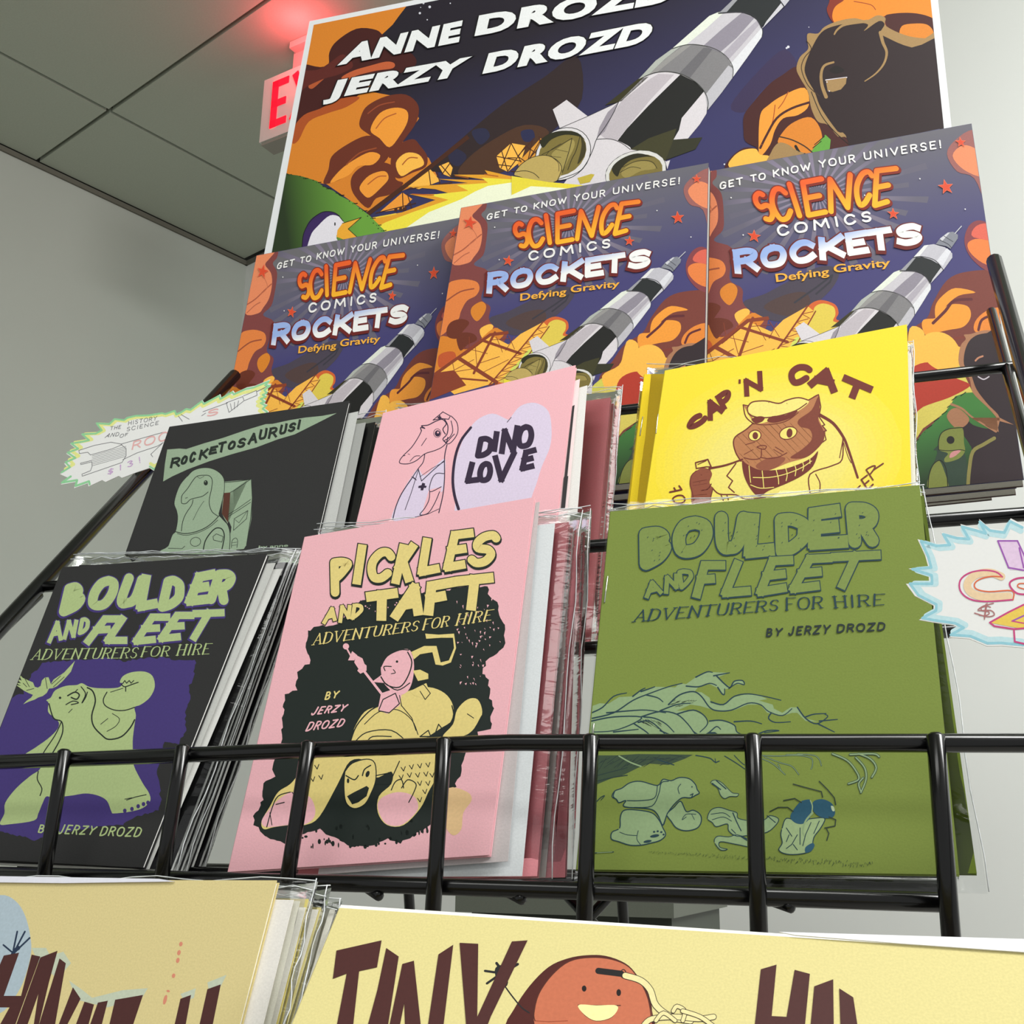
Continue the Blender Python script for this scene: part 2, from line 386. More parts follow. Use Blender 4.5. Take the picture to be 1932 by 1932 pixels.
# ------------------------------------------------------------------ exit sign hanging from the ceiling
ex0 = atZ(522, 100, HC); exd = RC@_n([-3786, 594, 2200]); exd = np.array([-exd[0], -exd[1], 0]); exd /= np.linalg.norm(exd)   # width direction, to the right
exn = np.array([exd[1], -exd[0], 0])                          # facing direction
if exn@(CP-ex0) < 0: exn = -exn
pl = ex0-exn*.0
def exhit(px, py, off=.0):
    d = ray(px, py); p = pl+exn*off; t = ((p-CP)@exn)/(d@exn); return CP+d*t
tlp, blp = exhit(499, 152), exhit(490, 269)
ew = .29; zt, zb = tlp[2], blp[2]; eh = zt-zb
ec = tlp+exd*ew/2; ec = np.array([ec[0], ec[1], (zt+zb)/2])
EX = empty('exit_sign', (ec[0], ec[1], zb)); EX.rotation_euler = (0, 0, math.atan2(exd[1], exd[0]))
tag(EX, 'lit red and white exit sign hung from the ceiling behind the poster', 'sign')
white = mat((225, 220, 214), .5, .4)
sy = 1 if (exn@np.array([-exd[1], exd[0], 0])) > 0 else -1    # local y sign of the face
box('housing', (0, -sy*.022, eh/2), (ew, .044, eh), white, EX)
box('bottom_cover', (0, -sy*.022, -.004), (ew-.01, .04, .008), mat((150, 145, 135), .6), EX)
stem_h = HC-zt
box('mounting_stem', (-.02, -sy*.022, eh+stem_h/2), (.10, .03, stem_h), mat((190, 178, 172), .5), EX)
box('ceiling_canopy', (.02, -sy*.022, eh+stem_h-.008), (.17, .07, .016), mat((205, 190, 184), .5), EX)
V, F = [], []
def exrect(x0, y0, x1, y1):
    v, f = boxgeo(((x0+x1)/2, sy*.001, (y0+y1)/2), (x1-x0, .002, y1-y0)); i0 = len(V); V.extend(v); F.extend([tuple(i0+k for k in q) for q in f])
h0, h1 = eh*.16, eh*.90; t_ = .017; lw_ = .046; x = -ew/2+.028
exrect(x, h0, x+t_, h1); exrect(x, h1-t_, x+lw_, h1); exrect(x, (h0+h1)/2-t_/2, x+lw_*.9, (h0+h1)/2+t_/2); exrect(x, h0, x+lw_, h0+t_)
x += lw_+.018
def exbar(xa, ya, xb, yb):
    d = math.hypot(xb-xa, yb-ya); nx, ny = -(yb-ya)/d*t_/2, (xb-xa)/d*t_/2; i0 = len(V)
    for yy in (sy*.002, 0): V.extend([(xa+nx, yy, ya+ny), (xb+nx, yy, yb+ny), (xb-nx, yy, yb-ny), (xa-nx, yy, ya-ny)])
    F.extend([(i0, i0+1, i0+2, i0+3), (i0+7, i0+6, i0+5, i0+4)]+[(i0+k, i0+4+k, i0+4+(k+1) % 4, i0+(k+1) % 4) for k in range(4)])
exbar(x, h0, x+lw_*1.1, h1); exbar(x, h1, x+lw_*1.1, h0); x += lw_*1.1+.022
exrect(x, h0, x+t_, h1); x += t_+.016
exrect(x, h1-t_, x+lw_*1.1, h1); exrect(x+lw_*.55-t_/2, h0, x+lw_*.55+t_/2, h1)
o = mk('exit_lettering', V, F, mat((255, 22, 48), .5, emit=.9, grain=0), EX); o['label'] = 'red glowing EXIT letters'
# red lamp of the sign, washing the ceiling above it
lp = bpy.data.lights.new('sign_lamp', 'POINT'); lp.energy = .9; lp.color = (1, .08, .1); lp.shadow_soft_size = .04
lo = bpy.data.objects.new('sign_lamp', lp); COL.objects.link(lo); pz = ec+exd*.0+exn*.06; lo.location = (pz[0], pz[1], zt+.01)

# ================================================================== the wire display rack
Y1, Y2, Y3, Y4 = .585, .49, .40, .325
RW = .0027
bl = mat((8, 8, 9), .2, .42, grain=.0)
rk = empty('wire_display_rack', (-.19, .55, .76)); tag(rk, 'black wire tiered display rack holding the comic booklets', 'rack')
def loc(p): return (p[0]+.19, p[1]-.55, p[2]-.76)
def wire(name, P, r=RW): return tube(name, [loc(p) for p in P], r, bl, rk)
XL = atY(75, 1112, Y2)[0]; XR = atY(1915, 690, Y1)[0]
def side(X, a, b):
    p, q = atX(*a, X), atX(*b, X); d = (q-p)/np.linalg.norm(q-p); return p, q, d
# sloping side uprights, running from the feet at the front to the top at the back
p, q, d = side(XL, (75, 1104), (430, 722)); topL = q+d*.012; botL = p-d*.52
p, q, d = side(XR, (1921, 655), (1876, 492)); topR = q; botR = p-d*.60
for nm, b_, t_, X in (('side_upright', botL, topL, XL), ('side_upright', botR, topR, XR)):
    fy = t_[1]+.03; wire(nm, [b_, t_], .0042)
    lx = -.33 if X < -.2 else -.185
    wire('rear_leg', [(lx, .69, 1.19), (lx, .74, 1.0), (lx, .80, .76)], .0035)
    wire('base_runner', [(X, b_[1]+.005, .757), (X, fy+.02, .757)], .0035)
wire('side_upright', [topR+np.array([-.004, .004, -.028]), topR+(botR-topR)*.5+np.array([-.004, .004, -.008])], .0026)
wire('cross_brace', [(XL, .66, .79), (XR, .66, .79)], .003)
# tier rails: front top rail, front bottom rail and the floor wires of every pocket
def rail(P1, P2, Y, r=RW, name='tier_rail'):
    a, b = atY(*P1, Y), atY(*P2, Y); z = (a[2]+b[2])/2; wire(name, [(a[0], Y, a[2]), (b[0], Y, b[2])], r); return a, b
zt1 = atY(1190, 772, Y1)[2]; zt2 = atY(1125, 1030, Y2)[2]; zt3 = atY(1115, 1401, Y3)[2]
wire('tier_rail', [(XL, Y1, zt1), (XR, Y1, zt1)], .0028)
wire('tier_rail', [(XL, Y2, zt2), (XR, Y2, zt2)], .0030)
a_, b_ = atY(-60, 1440, Y3), atY(1990, 1402, Y3)
wire('tier_rail', [a_, (atY(960, 1401, Y3)), b_], .00300)
zb1 = zt1-.062; zb2 = atY(1112, 1222, Y2)[2]; zb3 = atY(1115, 1677, Y3)[2]
wire('tier_rail', [(XL, .69, 1.19), (-.02, .69, 1.19)], .0026)
wire('tier_rail', [(XL, Y2, zb2), (XR, Y2, zb2)], .0028)
e_ = atY(1785, 1703, Y3); s_ = atY(-60, 1648, Y3)
wire('tier_rail', [(s_[0], Y3, s_[2]), (atY(700, 1668, Y3)), (e_[0], Y3, e_[2])], .0030)
for dy_, py_ in ((.03, 1663), (.055, 1655)):                 # long floor wires the booklets stand on
    f_ = atY(1115, py_, Y3+dy_); wire('floor_wire', [(s_[0], Y3+dy_, f_[2]), (e_[0], Y3+dy_, f_[2])], .0028)
# fence wires of the front tier, tops welded on the rail
fence = [((122, 1418), (80, 1668)), ((345, 1409), (303, 1668)), ((583, 1402), (540, 1672)), ((838, 1396), (815, 1745)), ((1115, 1390), (1101, 1770)), ((1420, 1389), (1433, 1790)), ((1765, 1388), (1797, 1800))]
for t_, b_ in fence:
    a = atY(*t_, Y3-.0035); b = atY(*b_, Y3-.0035-.0035)
    dd = (b-a); b = a+dd*1.0
    wire('fence_wire', [a, b], .00285)
# second lower front rail and lower basket in front, partly behind the lowest booklets
# pocket floor wires: ends peep out under the lower rail
for (ax, ay) in ((715, 1690), (985, 1697), (1493, 1712), (270, 1668)):
    a = atY(ax, ay, Y3-.001); wire('floor_wire', [a, a+np.array([-.012, .012, .003]), a+np.array([-.03, .045, .003])], .0019)
for i in range(9):
    x = XL+.03+i*.057
    wire('floor_wire', [(x, Y2, zb2), (x, Y2+.085, zb2-.004)], .0019)
    if x < -.02: wire('floor_wire', [(x, .645, 1.189), (x, .72, 1.186)], .0019)
    if XL+.02 < x < e_[0]: wire('fence_wire', [(x, Y2-.003, zt2), (x, Y2-.003, zb2)], .0024)
# crossed brace wires low behind the front pocket
a, b, c, d = atY(1150, 1690, .47), atY(1085, 1760, .47), atY(1070, 1690, .475), atY(1140, 1765, .475)
wire('cross_brace', [a, b+(b-a)*.6], .0022); wire('cross_brace', [c, d+(d-c)*.6], .0022)
# side pieces joining the front pocket to the uprights
wire('pocket_arm', [(XL, Y3+.0, zt3), (XL, Y2, zt2-.004)], .0026)
# table under the rack
tb = empty('display_table', (-.2, .55, 0)); tag(tb, 'plain grey folding table under the display rack, below the view', 'table')
box('table_top', (0, .02, .735), (1.3, .75, .03), mat((150, 148, 142), .5), tb)
for sx in (-1, 1):
    for sy2 in (-1, 1): box('leg', (sx*.6, .02+sy2*.32, .36), (.03, .03, .72), mat((40, 40, 42), .4), tb)
# dark cabinet standing far behind the rack, seen between the lower rails
CY = 1.5; p0_, p1_ = atY(862, 1688, CY), atY(1272, 1692, CY)
cb = empty('storage_cabinet', ((p0_[0]+p1_[0])/2, CY+.2, 0)); tag(cb, 'dark grey low cabinet by the back wall, glimpsed under the front fence', 'cabinet')
cw = p1_[0]-p0_[0]; ch_ = p1_[2]; cm_ = mat((70, 75, 66), .5, .3)
box('cabinet_body', (0, .01, ch_/2), (cw-.02, .36, ch_-.03), cm_, cb); box('cabinet_top', (0, 0, ch_-.0125), (cw, .41, .025), mat((92, 96, 86), .45, .3), cb)
for k in (-1, 1): box('cabinet_door', (k*cw/4, -.18, ch_/2), (cw/2-.02, .015, ch_-.09), mat((64, 70, 60), .45, .3), cb); box('door_handle', (k*.03, -.193, ch_*.6), (.012, .012, .12), mat((30, 30, 30), .3, .5), cb)
# ================================================================== booklets, standing in the pockets
PINK = (234, 178, 186); BLACK = (47, 47, 47); YEL = (238, 214, 56); GRN = (122, 138, 64); CREAM = (214, 198, 142); WHITE = (228, 228, 224); GREYP = (176, 177, 174)
film = plastic()
def pm(c, rough=.75): return mat(c, rough, .2, grain=.045, gscale=1400, bump=.25)
def film_sheet(s, P, z, th, name='plastic_sleeve', band=None, seed=1, px=True):
    # a clear sleeve: thin closed box of film, with a crinkled open top band
    L = [s.loc(p, z) for p in P] if px else P
    rnd = random.Random(seed); nx, ny = 26, 12; V, F = [], []
    TL, TR, BR, BL = [np.array(p) for p in L]
    ph = [rnd.uniform(0, 6) for _ in range(6)]
    for side in (0, 1):
        for j in range(ny+1):
            for i in range(nx+1):
                u, v = i/nx, j/ny; p = BL*(1-u)*(1-v)+BR*u*(1-v)+TR*u*v+TL*(1-u)*v
                e = max(0, (v-.9)/.1); f = max(0, (u-.93)/.07)
                w = .00045*(math.sin(11*u+3*v+ph[0])+.6*math.sin(23*u-7*v+ph[1]))+e*.0012*math.sin(31*u+ph[2]+9*v)*math.sin(7*u+ph[3])+f*.0004*math.sin(13*v+ph[4])
                if side == 0: zz = z+.0007+abs(w)
                else: zz = z-th-.0007-abs(w)*.6
                if j in (0,) or i in (0, nx): zz = z-th/2+(.0002 if side == 0 else -.0002)
                V.append((p[0], p[1], zz))
    n1 = (nx+1)*(ny+1)
    for side in (0, 1):
        for j in range(ny):
            for i in range(nx):
                a = side*n1+j*(nx+1)+i; q = (a, a+1, a+nx+2, a+nx+1); F.append(q if side == 0 else q[::-1])
    o = mk(name, V, F, film, s.root, smooth=True)
    zc = z+.0004; sm_ = mat((214, 218, 220), .25, .5, grain=.2, gscale=200)
    for k, (p, q) in enumerate(((TL, TR), (TR, BR))):
        P = []
        for i in range(15):
            u = i/14; c = p*(1-u)+q*u; P.append((c[0]+(.0006*math.sin(17*u+ph[0]) if k else 0), c[1]+(0 if k else .0007*math.sin(19*u+ph[1])), zc+.0008*math.sin(23*u+ph[2])))
        VV, FF = tubegeo(P, .00022, 5); mk('sleeve_seam', VV, FF, sm_, s.root, smooth=True)
    VV, FF = tubegeo([(c[0], c[1]-.0035+.0008*math.sin(9*i), z+.0012+.0006*math.sin(5*i)) for i, c in enumerate([TL*(1-u/20)+TR*u/20 for u in range(21)])], .0002, 5); mk('sleeve_crease', VV, FF, sm_, s.root, smooth=True)
    return o
def booklet(name, label, q, Yb, lean, cov, group=None, th=.0022, leaves=(), pages=WHITE, sleeve=None, ref=None, cat='booklet', staples=(), inner=.0006, backlabel=None):
    s = Sheet(name, label, cat, q, Yb, lean, group, ref)
    L = s.ql
    s.slab('front_cover', L, 0, .00035, pm(cov), px=False)
    s.slab('page_block', inset(L, inner), -.00045, th-.0009, pm(pages), px=False)
    s.slab('back_cover', L, -th+.0002, .00035, pm(cov), px=False)
    # folded spine along the left edge
    (x1, y1), (x0, y0) = L[3], L[0]
    r = th/2; V, F = [], []
    for j in range(7):
        w = math.pi*(.5+j/6)
        for (x, y) in ((x0, y0), (x1, y1)): V.append((x+math.cos(w)*r*.5, y, -r+math.sin(w)*r))
    F = [(2*j, 2*j+1, 2*j+3, 2*j+2) for j in range(6)]
    mk('spine_fold', V, F, pm(cov), s.root)
    for k, (P, z, c) in enumerate(leaves): s.slab('leaf', P, z, .00018, pm(c))
    for a, b in staples:
        (xa, ya), (xb, yb) = s.loc(a), s.loc(b); V, F = tubegeo([(xa, ya, -.0004), (xa, ya, .0003), (xb, yb, .0003), (xb, yb, -.0004)], .00028, 6)
        mk('staple', V, F, mat((190, 190, 185), .3, .5, 1.), s.root, smooth=True)
    if sleeve: film_sheet(s, sleeve[0], sleeve[1] if len(sleeve) > 1 else 0, th+.0004, seed=len(label))
    return s

# ---- top row: three copies of the same trade paperback, with more copies stacked behind the right one
RQ1 = [(484, 482), (877, 409), (807, 997), (374, 1037)]
RQ2 = [(870, 392), (1337, 307), (1325.5, 898.5), (778, 951)]
RQ3 = [(1296, 330.5), (1833, 233), (1932, 905), (1305, 964)]
def paperback(label, q, Yb, lean, th=.008, group='paperbacks standing on the top tier'):
    s = Sheet('paperback_book', label, 'book', q, Yb, lean, group); L = s.ql
    cm = mat((66, 66, 100), .38, .45, grain=.01); s.slab('front_cover', L, 0, .0004, cm, px=False)
    s.slab('page_block', inset(L, .0005), -.0004, th-.0008, mat((176, 174, 166), .8, .2, grain=.12, gscale=2500), px=False)
    s.slab('back_cover', L, -th+.0004, .0004, mat((70, 50, 46), .4, .4), px=False)
    (x0, y0), (x1, y1) = L[0], L[3]; V = [(x0, y0, 0), (x1, y1, 0), (x1, y1, -th), (x0, y0, -th), (x0-.0006, y0, -.001), (x1-.0006, y1, -.001), (x1-.0006, y1, -th+.001), (x0-.0006, y0, -th+.001)]
    mk('spine', V, [(0, 1, 5, 4), (4, 5, 6, 7), (7, 6, 2, 3)], cm, s.root)
    return s
sR1 = paperback('paperback with rocket cover, leftmost of the three on the top tier', RQ1, .634, 12)
sR2 = paperback('paperback with rocket cover, middle and frontmost of the three on top', RQ2, .622, 12)
sR3 = paperback('paperback with rocket cover, rightmost on top, behind the yellow booklet', RQ3, .638, 12)
for k, (dx, dy, z) in enumerate([(-14, 16, .0095), (-60, 26, .019)]):
    q = [(p[0]+(dx if i in (1, 2) else 0), p[1]+(dy if i > 1 else 10)) for i, p in enumerate(RQ3)]
    nm = ['paperback stacked directly behind the rightmost rocket paperback, only its bottom edge showing', 'rearmost paperback under the rightmost stack, its bottom edge ending short'][k]
    s = paperback(nm, q, .638+z, 12)
for k, (dx, dy, z) in enumerate([(-20, 20, .0095), (-8, 44, .019)]):
    q = [(p[0]+(dx if i in (1, 2) else 6), p[1]+(dy if i > 1 else 12)) for i, p in enumerate(RQ2)]
    nm = ['paperback stacked directly behind the middle rocket paperback', 'rearmost paperback behind the middle one, its dark bottom edge between pink and yellow booklets'][k]
    s = paperback(nm, q, .622+z, 12)
# poster behind the books
PQ = [(584, 40), (1749, -195), (1838, 640), (467, 640)]
sP = Sheet('poster_board', 'big rocket launch poster with a white border standing behind the paperbacks', 'poster', PQ, .735, 8)
sP.slab('foam_board', PQ, 0, .004, mat((226, 228, 230), .5, .3, grain=.01))

# ---- second row
sRS = booklet('comic_booklet', 'black booklet with a pale green space dinosaur and pennant title', [(320, 805), (659, 756), (590, 1050), (236, 1046)], .512, 20, BLACK,
  'booklets in the second tier', leaves=[([(430, 830), (676, 776), (628, 1010), (330, 1060)], -.0030, (190, 191, 188)), ([(440, 840), (690, 797), (645, 1012), (350, 1060)], -.0042, (160, 161, 158)),
  ])
b = booklet('comic_booklet', 'black booklet in a clear sleeve just behind the space dinosaur one', [(470, 840), (708, 796), (661, 1030), (390, 1060)], .520, 20, BLACK, 'booklets in the second tier',
  sleeve=([(450, 815), (729, 776), (686, 1040), (380, 1070)],), pages=GREYP)
b = booklet('comic_booklet', 'rearmost black booklet of the left second tier stack, a thin sleeved strip', [(480, 850), (722, 801), (676, 1030), (400, 1060)], .527, 20, (60, 60, 62), 'booklets in the second tier',
  leaves=[([(480, 850), (719, 801), (673, 1030), (400, 1060)], .0006, (200, 202, 200))], pages=GREYP)
sDL = booklet('comic_booklet', 'pink booklet with a nurse dinosaur and a lilac heart', [(723, 779), (1086, 689), (1043, 1030), (662, 1030)], .515, 20, PINK, 'booklets in the second tier',
  leaves=[([(860, 800), (1094, 715), (1066, 1010), (800, 1040)], -.0028, (236, 214, 214)), ([(860, 800), (1108, 727), (1086, 1010), (800, 1040)], -.0044, (226, 224, 220))])
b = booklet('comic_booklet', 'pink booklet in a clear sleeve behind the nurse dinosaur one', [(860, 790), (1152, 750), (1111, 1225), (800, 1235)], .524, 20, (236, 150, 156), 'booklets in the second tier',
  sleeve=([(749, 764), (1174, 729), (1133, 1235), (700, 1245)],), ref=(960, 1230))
sCC = booklet('comic_booklet', 'yellow booklet with a brown cat in a cap smoking a pipe', [(1255, 699), (1711, 612), (1721, 985), (1207, 1020)], .512, 20, YEL, 'booklets in the second tier',
  leaves=[([(1400, 720), (1719, 666), (1731, 985), (1380, 1020)], -.003, (214, 214, 208))], staples=[((1237, 816), (1240, 783)), ] and [((1238, 818), (1242, 782))])
b = booklet('comic_booklet', 'yellow booklet directly behind the cat one, poking out to its left', [(1216, 706), (1600, 700), (1620, 985), (1180, 1020)], .5195, 20, (240, 208, 40), 'booklets in the second tier',
  sleeve=([(1221, 690), (1722, 645), (1735, 985), (1186, 1020)],), staples=[((1208, 822), (1213, 787))])
b = booklet('comic_booklet', 'rearmost yellow booklet of its stack, a thin sleeved strip at the left', [(1213, 730), (1500, 720), (1520, 985), (1176, 1020)], .527, 20, (238, 206, 60), 'booklets in the second tier',
  sleeve=([(1208, 716), (1520, 716), (1540, 985), (1172, 1020)],))
# ---- third row, behind the front fence
sBB = booklet('comic_booklet', 'black booklet with a pale green bear on violet behind the fence', [(118, 1070), (503.7, 1044), (269, 1637), (-95, 1618)], .4105, 18, BLACK, 'booklets in the third tier',
  leaves=[([(200, 1080), (520, 1062), (281, 1640), (0, 1620)], -.0026, (196, 197, 193)), ([(240, 1090), (533, 1073), (327, 1556), (100, 1600)], -.0042, (222, 222, 218))])
strips = [(543, 1061, 322, 1640), (553, 1062, 340, 1642), (564, 1063, 357, 1644), (575, 1064, 372, 1640)]
nm = ['black booklet right behind the violet bear booklet, second in its stack', 'black booklet third in the stack behind the violet bear booklet', 'black booklet fourth in the stack behind the violet bear booklet', 'last black booklet of the stack behind the violet bear, next to the pink one']
for k, (x0, y0, x1, y1) in enumerate(strips):
    q = [(150+8*k, 1066), (x0, y0), (x1, y1), (-60+10*k, 1625)]
    b = booklet('comic_booklet', nm[k], q, .418+.0052*k, 18, (40, 40, 42), 'booklets in the third tier', th=.0018, pages=(205, 207, 205), inner=-.0003,
      sleeve=([(140+6*k, 1046), (x0+14, y0-24), (x1+10, y1+4), (-70, 1628)],) if k in (0, 1, 3) else None,
      leaves=[([(150+8*k, 1068), (x0+3, y0+2), (x1+4.5, y1-1), (-40, 1625)], -.0009, (206, 208, 205))])
sPT = booklet('comic_booklet', 'pink booklet with a rider on a shelled beast on black ink', [(575, 1013), (1008, 938), (923, 1613), (430, 1645)], .4105, 18, PINK, 'booklets in the third tier',
  leaves=[([(700, 1010), (1018, 947), (958, 1625), (600, 1650)], -.0026, (190, 182, 182)), ([(700, 1030), (1047, 987), (985, 1653), (600, 1655)], -.0048, (214, 218, 220))])
b = booklet('comic_booklet', 'pink booklet in a clear sleeve right behind the beast rider one', [(680, 1030), (1073, 985), (1013, 1653), (560, 1662)], .4185, 18, (232, 150, 158), 'booklets in the third tier',
  sleeve=([(597, 990), (1098, 962), (1040, 1658), (540, 1668)],), pages=(214, 208, 206))
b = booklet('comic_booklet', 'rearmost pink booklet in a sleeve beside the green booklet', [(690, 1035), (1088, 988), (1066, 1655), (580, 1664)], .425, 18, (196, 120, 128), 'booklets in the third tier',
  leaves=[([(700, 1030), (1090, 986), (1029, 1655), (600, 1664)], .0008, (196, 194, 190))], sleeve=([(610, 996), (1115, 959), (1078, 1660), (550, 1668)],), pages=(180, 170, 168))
sGR = booklet('comic_booklet', 'olive green booklet with bears under a dead tree branch', [(1152, 965), (1735, 915), (1810, 1650), (1088, 1640)], .4115, 18, GRN, 'booklets in the third tier', th=.002,
  staples=[((1141, 1137), (1147, 1088)), ((1119, 1388), (1121, 1366))])
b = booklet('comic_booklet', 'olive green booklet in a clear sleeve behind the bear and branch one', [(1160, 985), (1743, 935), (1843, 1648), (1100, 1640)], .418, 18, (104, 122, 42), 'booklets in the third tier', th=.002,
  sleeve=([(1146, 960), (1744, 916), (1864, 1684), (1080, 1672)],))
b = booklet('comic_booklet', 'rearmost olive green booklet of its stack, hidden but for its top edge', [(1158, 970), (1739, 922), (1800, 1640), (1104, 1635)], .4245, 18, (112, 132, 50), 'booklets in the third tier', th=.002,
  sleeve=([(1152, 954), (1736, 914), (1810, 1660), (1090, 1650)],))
# ---- fourth row, at the bottom of the view
CHQ = [(-60, 1660), (522, 1661), (432, 2010), (-230, 2010)]
sCH = booklet('comic_booklet', 'cream booklet with brown block lettering at the lower left corner', CHQ, .352, 24, CREAM, 'booklets in the lowest tier', ref=(350, 1932),
  leaves=[([(300, 1690), (554, 1698), (478, 2010), (200, 2010)], -.0026, (226, 222, 216)), ([(300, 1700), (566, 1700), (492, 2010), (200, 2010)], -.0044, (206, 204, 190))])
b = booklet('comic_booklet', 'cream booklet in a sleeve directly behind the lower left one', [(100, 1690), (582, 1696), (505, 2010), (60, 2010)], .361, 24, (214, 200, 120), 'booklets in the lowest tier', ref=(350, 1932),
  sleeve=([(-60, 1656), (597, 1660), (520, 2010), (-200, 2010)],), leaves=[([(100, 1690), (577, 1712), (500, 2010), (60, 2010)], .0006, (226, 224, 214))])
b = booklet('comic_booklet', 'cream booklet third in the lower left stack, white page edges showing', [(100, 1690), (606, 1712), (519, 2010), (60, 2010)], .367, 24, (210, 200, 140), 'booklets in the lowest tier', ref=(350, 1932),
  sleeve=([(-60, 1666), (622, 1672), (535, 2010), (-200, 2010)],), leaves=[([(100, 1700), (601, 1716), (512, 2010), (60, 2010)], .0006, (224, 222, 214))])
b = booklet('comic_booklet', 'rearmost cream booklet of the lower left stack beside the wide one', [(100, 1690), (632, 1716), (545, 1990), (60, 1990)], .373, 24, (226, 224, 214), 'booklets in the lowest tier', ref=(350, 1932),
  sleeve=([(-60, 1676), (643, 1697), (552, 2010), (-200, 2010)],))
THQ = [(641, 1713), (2080, 1806), (2080, 2060), (499, 2060)]
sTH = booklet('comic_booklet', 'wide cream booklet with a smiling round red figure at the bottom', THQ, .335, 40, (216, 204, 142), 'booklets in the lowest tier', ref=(1100, 1932), th=.003,
  leaves=[([(643, 1707), (2080, 1801), (2080, 2040), (510, 2040)], -.0024, (236, 236, 232))])
sTH.slab('sleeve_highlight', [(1470, 1758), (2085, 1776), (2085, 1806), (1932, 1796), (1700, 1780), (1500, 1764)], .0006, .0004, mat((236, 236, 240), .2, .5, grain=.02))  # bright reflection on the sleeve's top fold, painted as a white strip
sCH.slab('sleeve_highlight', [(-60, 1652), (300, 1658), (330, 1663), (120, 1666), (-60, 1664)], .0006, .0004, mat((226, 226, 236), .2, .5, grain=.02))  # same painted highlight along the lower left sleeve top
sDL.slab('leaf_print', [(1080, 766), (1084, 764), (1066, 940), (1058, 960)], -.0026, .0001, mat((44, 44, 46)))
sDL.slab('leaf_print', [(1064, 900), (1072, 898), (1066, 958), (1058, 960)], -.0025, .0001, mat((44, 44, 46)))
# ---- price cards cut in star bursts
def card(name, label, P, q, Yb, lean, ref):
    s = Sheet(name, label, 'price card', q, Yb, lean, 'star burst price cards', ref)
    s.slab('card', P, 0, .0004, mat((240, 240, 238), .7, .2, grain=.01)); return s
c1 = '437,945 500,905 467,868 540,835 482,795 560,765 510,725 590,712 640,700 590,655 690,650 735,625 697,572 790,578 830,540 900,548 925,530 985,515 1080,512 1180,495 1205,502 1275,477 1285,505 1320,490 1360,463 1390,470 1475,405 1490,425 1605,362 1612,388 1700,335 1712,352 1800,312 1860,300'
c1 = [(a/3.864, 650+b/3.864) for a, b in pts(c1)]
c1 += [(400+a/3.864, 380+b/3.864) for a, b in pts('425,1297 398,1328 435,1330 392,1362 410,1385 380,1400 402,1415 365,1430 395,1452 365,1462 405,1482 380,1505 412,1528 395,1600')]
c1 += [(a/3.864, 650+b/3.864) for a, b in pts('1350,700 1180,880 1120,920 1090,900 1000,930 890,972 865,958 770,1002 745,988 645,1035 640,1012 540,1048 552,1003 440,1022 505,975')]
sC1 = card('price_card', 'white card with green spiky edge and a drawn rocket, left of the rack', c1, [(113, 716), (512, 716), (512, 925), (113, 925)], .56, 10, (300, 850))
c2 = '390,1240 480,1268 560,1262 520,1200 600,1222 672,1228 630,1155 715,1178 770,1195 735,1127 795,1178 880,1190 912,1123 985,1160 1060,1100 1400,1150 1450,1500 1400,1900 1100,1900 990,1850 860,1838 780,1840 680,1798 565,1790 640,1748 590,1722 470,1705 398,1692 478,1648 480,1612 375,1558 325,1490 455,1490 452,1440 340,1405 450,1395 432,1330'
c2 = [(1600+a/2.972, 600+b/2.972) for a, b in pts(c2)]
sC2 = card('price_card', 'white card with blue spiky edge overlapping the green booklet, at the right', c2, [(1709, 975), (2090, 975), (2090, 1240), (1709, 1240)], .374, 12, (1850, 1110))
tube('card_clip', [sC2.loc((1900, 1180))+(-.001,), sC2.loc((1990, 1190))+(-.012,)], .0012, bl, sC2.root)
tube('card_clip', [sC1.loc((330, 850))+(-.001,), sC1.loc((345, 905))+(-.008,)], .0012, bl, sC1.root)
# ================================================================== the launch painting, shared by the poster and the paperback covers
K = np.array
F5 = (800, 300, 3.5127); F6 = (1320, 220, 3.1569); F1 = (480, 0, 3.22); F2 = (950, 0, 3.864); F3 = (1332, 0, 3.22); G4 = (1600, 600, 2.972)
def fp(f, x, y): return (f[0]+x/f[2], f[1]+y/f[2])
cor = [(F2, 460, 730, F5, 752, 1180), (F2, 360, 800, F5, 703, 1200), (F2, 1030, 560, F5, 1040, 1110), (F2, 1230, 360, F5, 1165, 1008), (F2, 1490, 800, F5, 1285, 1240),
       (F2, 1672, 570, F5, 1387, 1120), (F2, 1448, 1005, F5, 1258, 1375), (F2, 1885, 270, F5, 1505, 985), (F2, 430, 1110, F5, 730, 1375), (F3, 630, 205, G4, 650, 100), (F3, 790, 480, G4, 730, 235)]
cor = cor[:9]
_S = K([list(sP.loc(fp(c[0], c[1], c[2])))+[1] for c in cor]); _D = K([hap(sR2.hu, fp(c[3], c[4], c[5])) for c in cor])
_M = np.linalg.lstsq(_S, _D, rcond=None)[0]              # metres on the poster -> cover 0..1 (the same picture, enlarged)
_AF = K([[_M[0][0], _M[1][0], _M[2][0]], [_M[0][1], _M[1][1], _M[2][1]], [0, 0, 1]]); _AI = np.linalg.inv(_AF)
HP = _AF@homog(PQ, sP.ql)
def pconv(p): return hap(_AI, p)
OR, OL, OY, BR_, DK, PE = (214, 128, 38), (238, 152, 52), (247, 184, 74), (104, 44, 26), (66, 22, 20), (226, 134, 92)
A = Art(); A.part = 'poster_print'                      # ---- clouds, gantry, hill and bear: poster only
A.src(HP).fr(*F1)
A.poly('300,100 1000,-60 880,95 840,150 770,215 780,300 850,400 720,560 940,600 1000,720 900,860 1060,960 1110,1070 850,1180 700,1300 440,1120 100,1060 100,700', OR)
A.L().sm('250,420 400,408 450,390 455,320 500,250 620,175 740,182 800,230 960,330 975,400 850,460 700,520 600,600 450,640 330,710 245,770 200,780', DK)
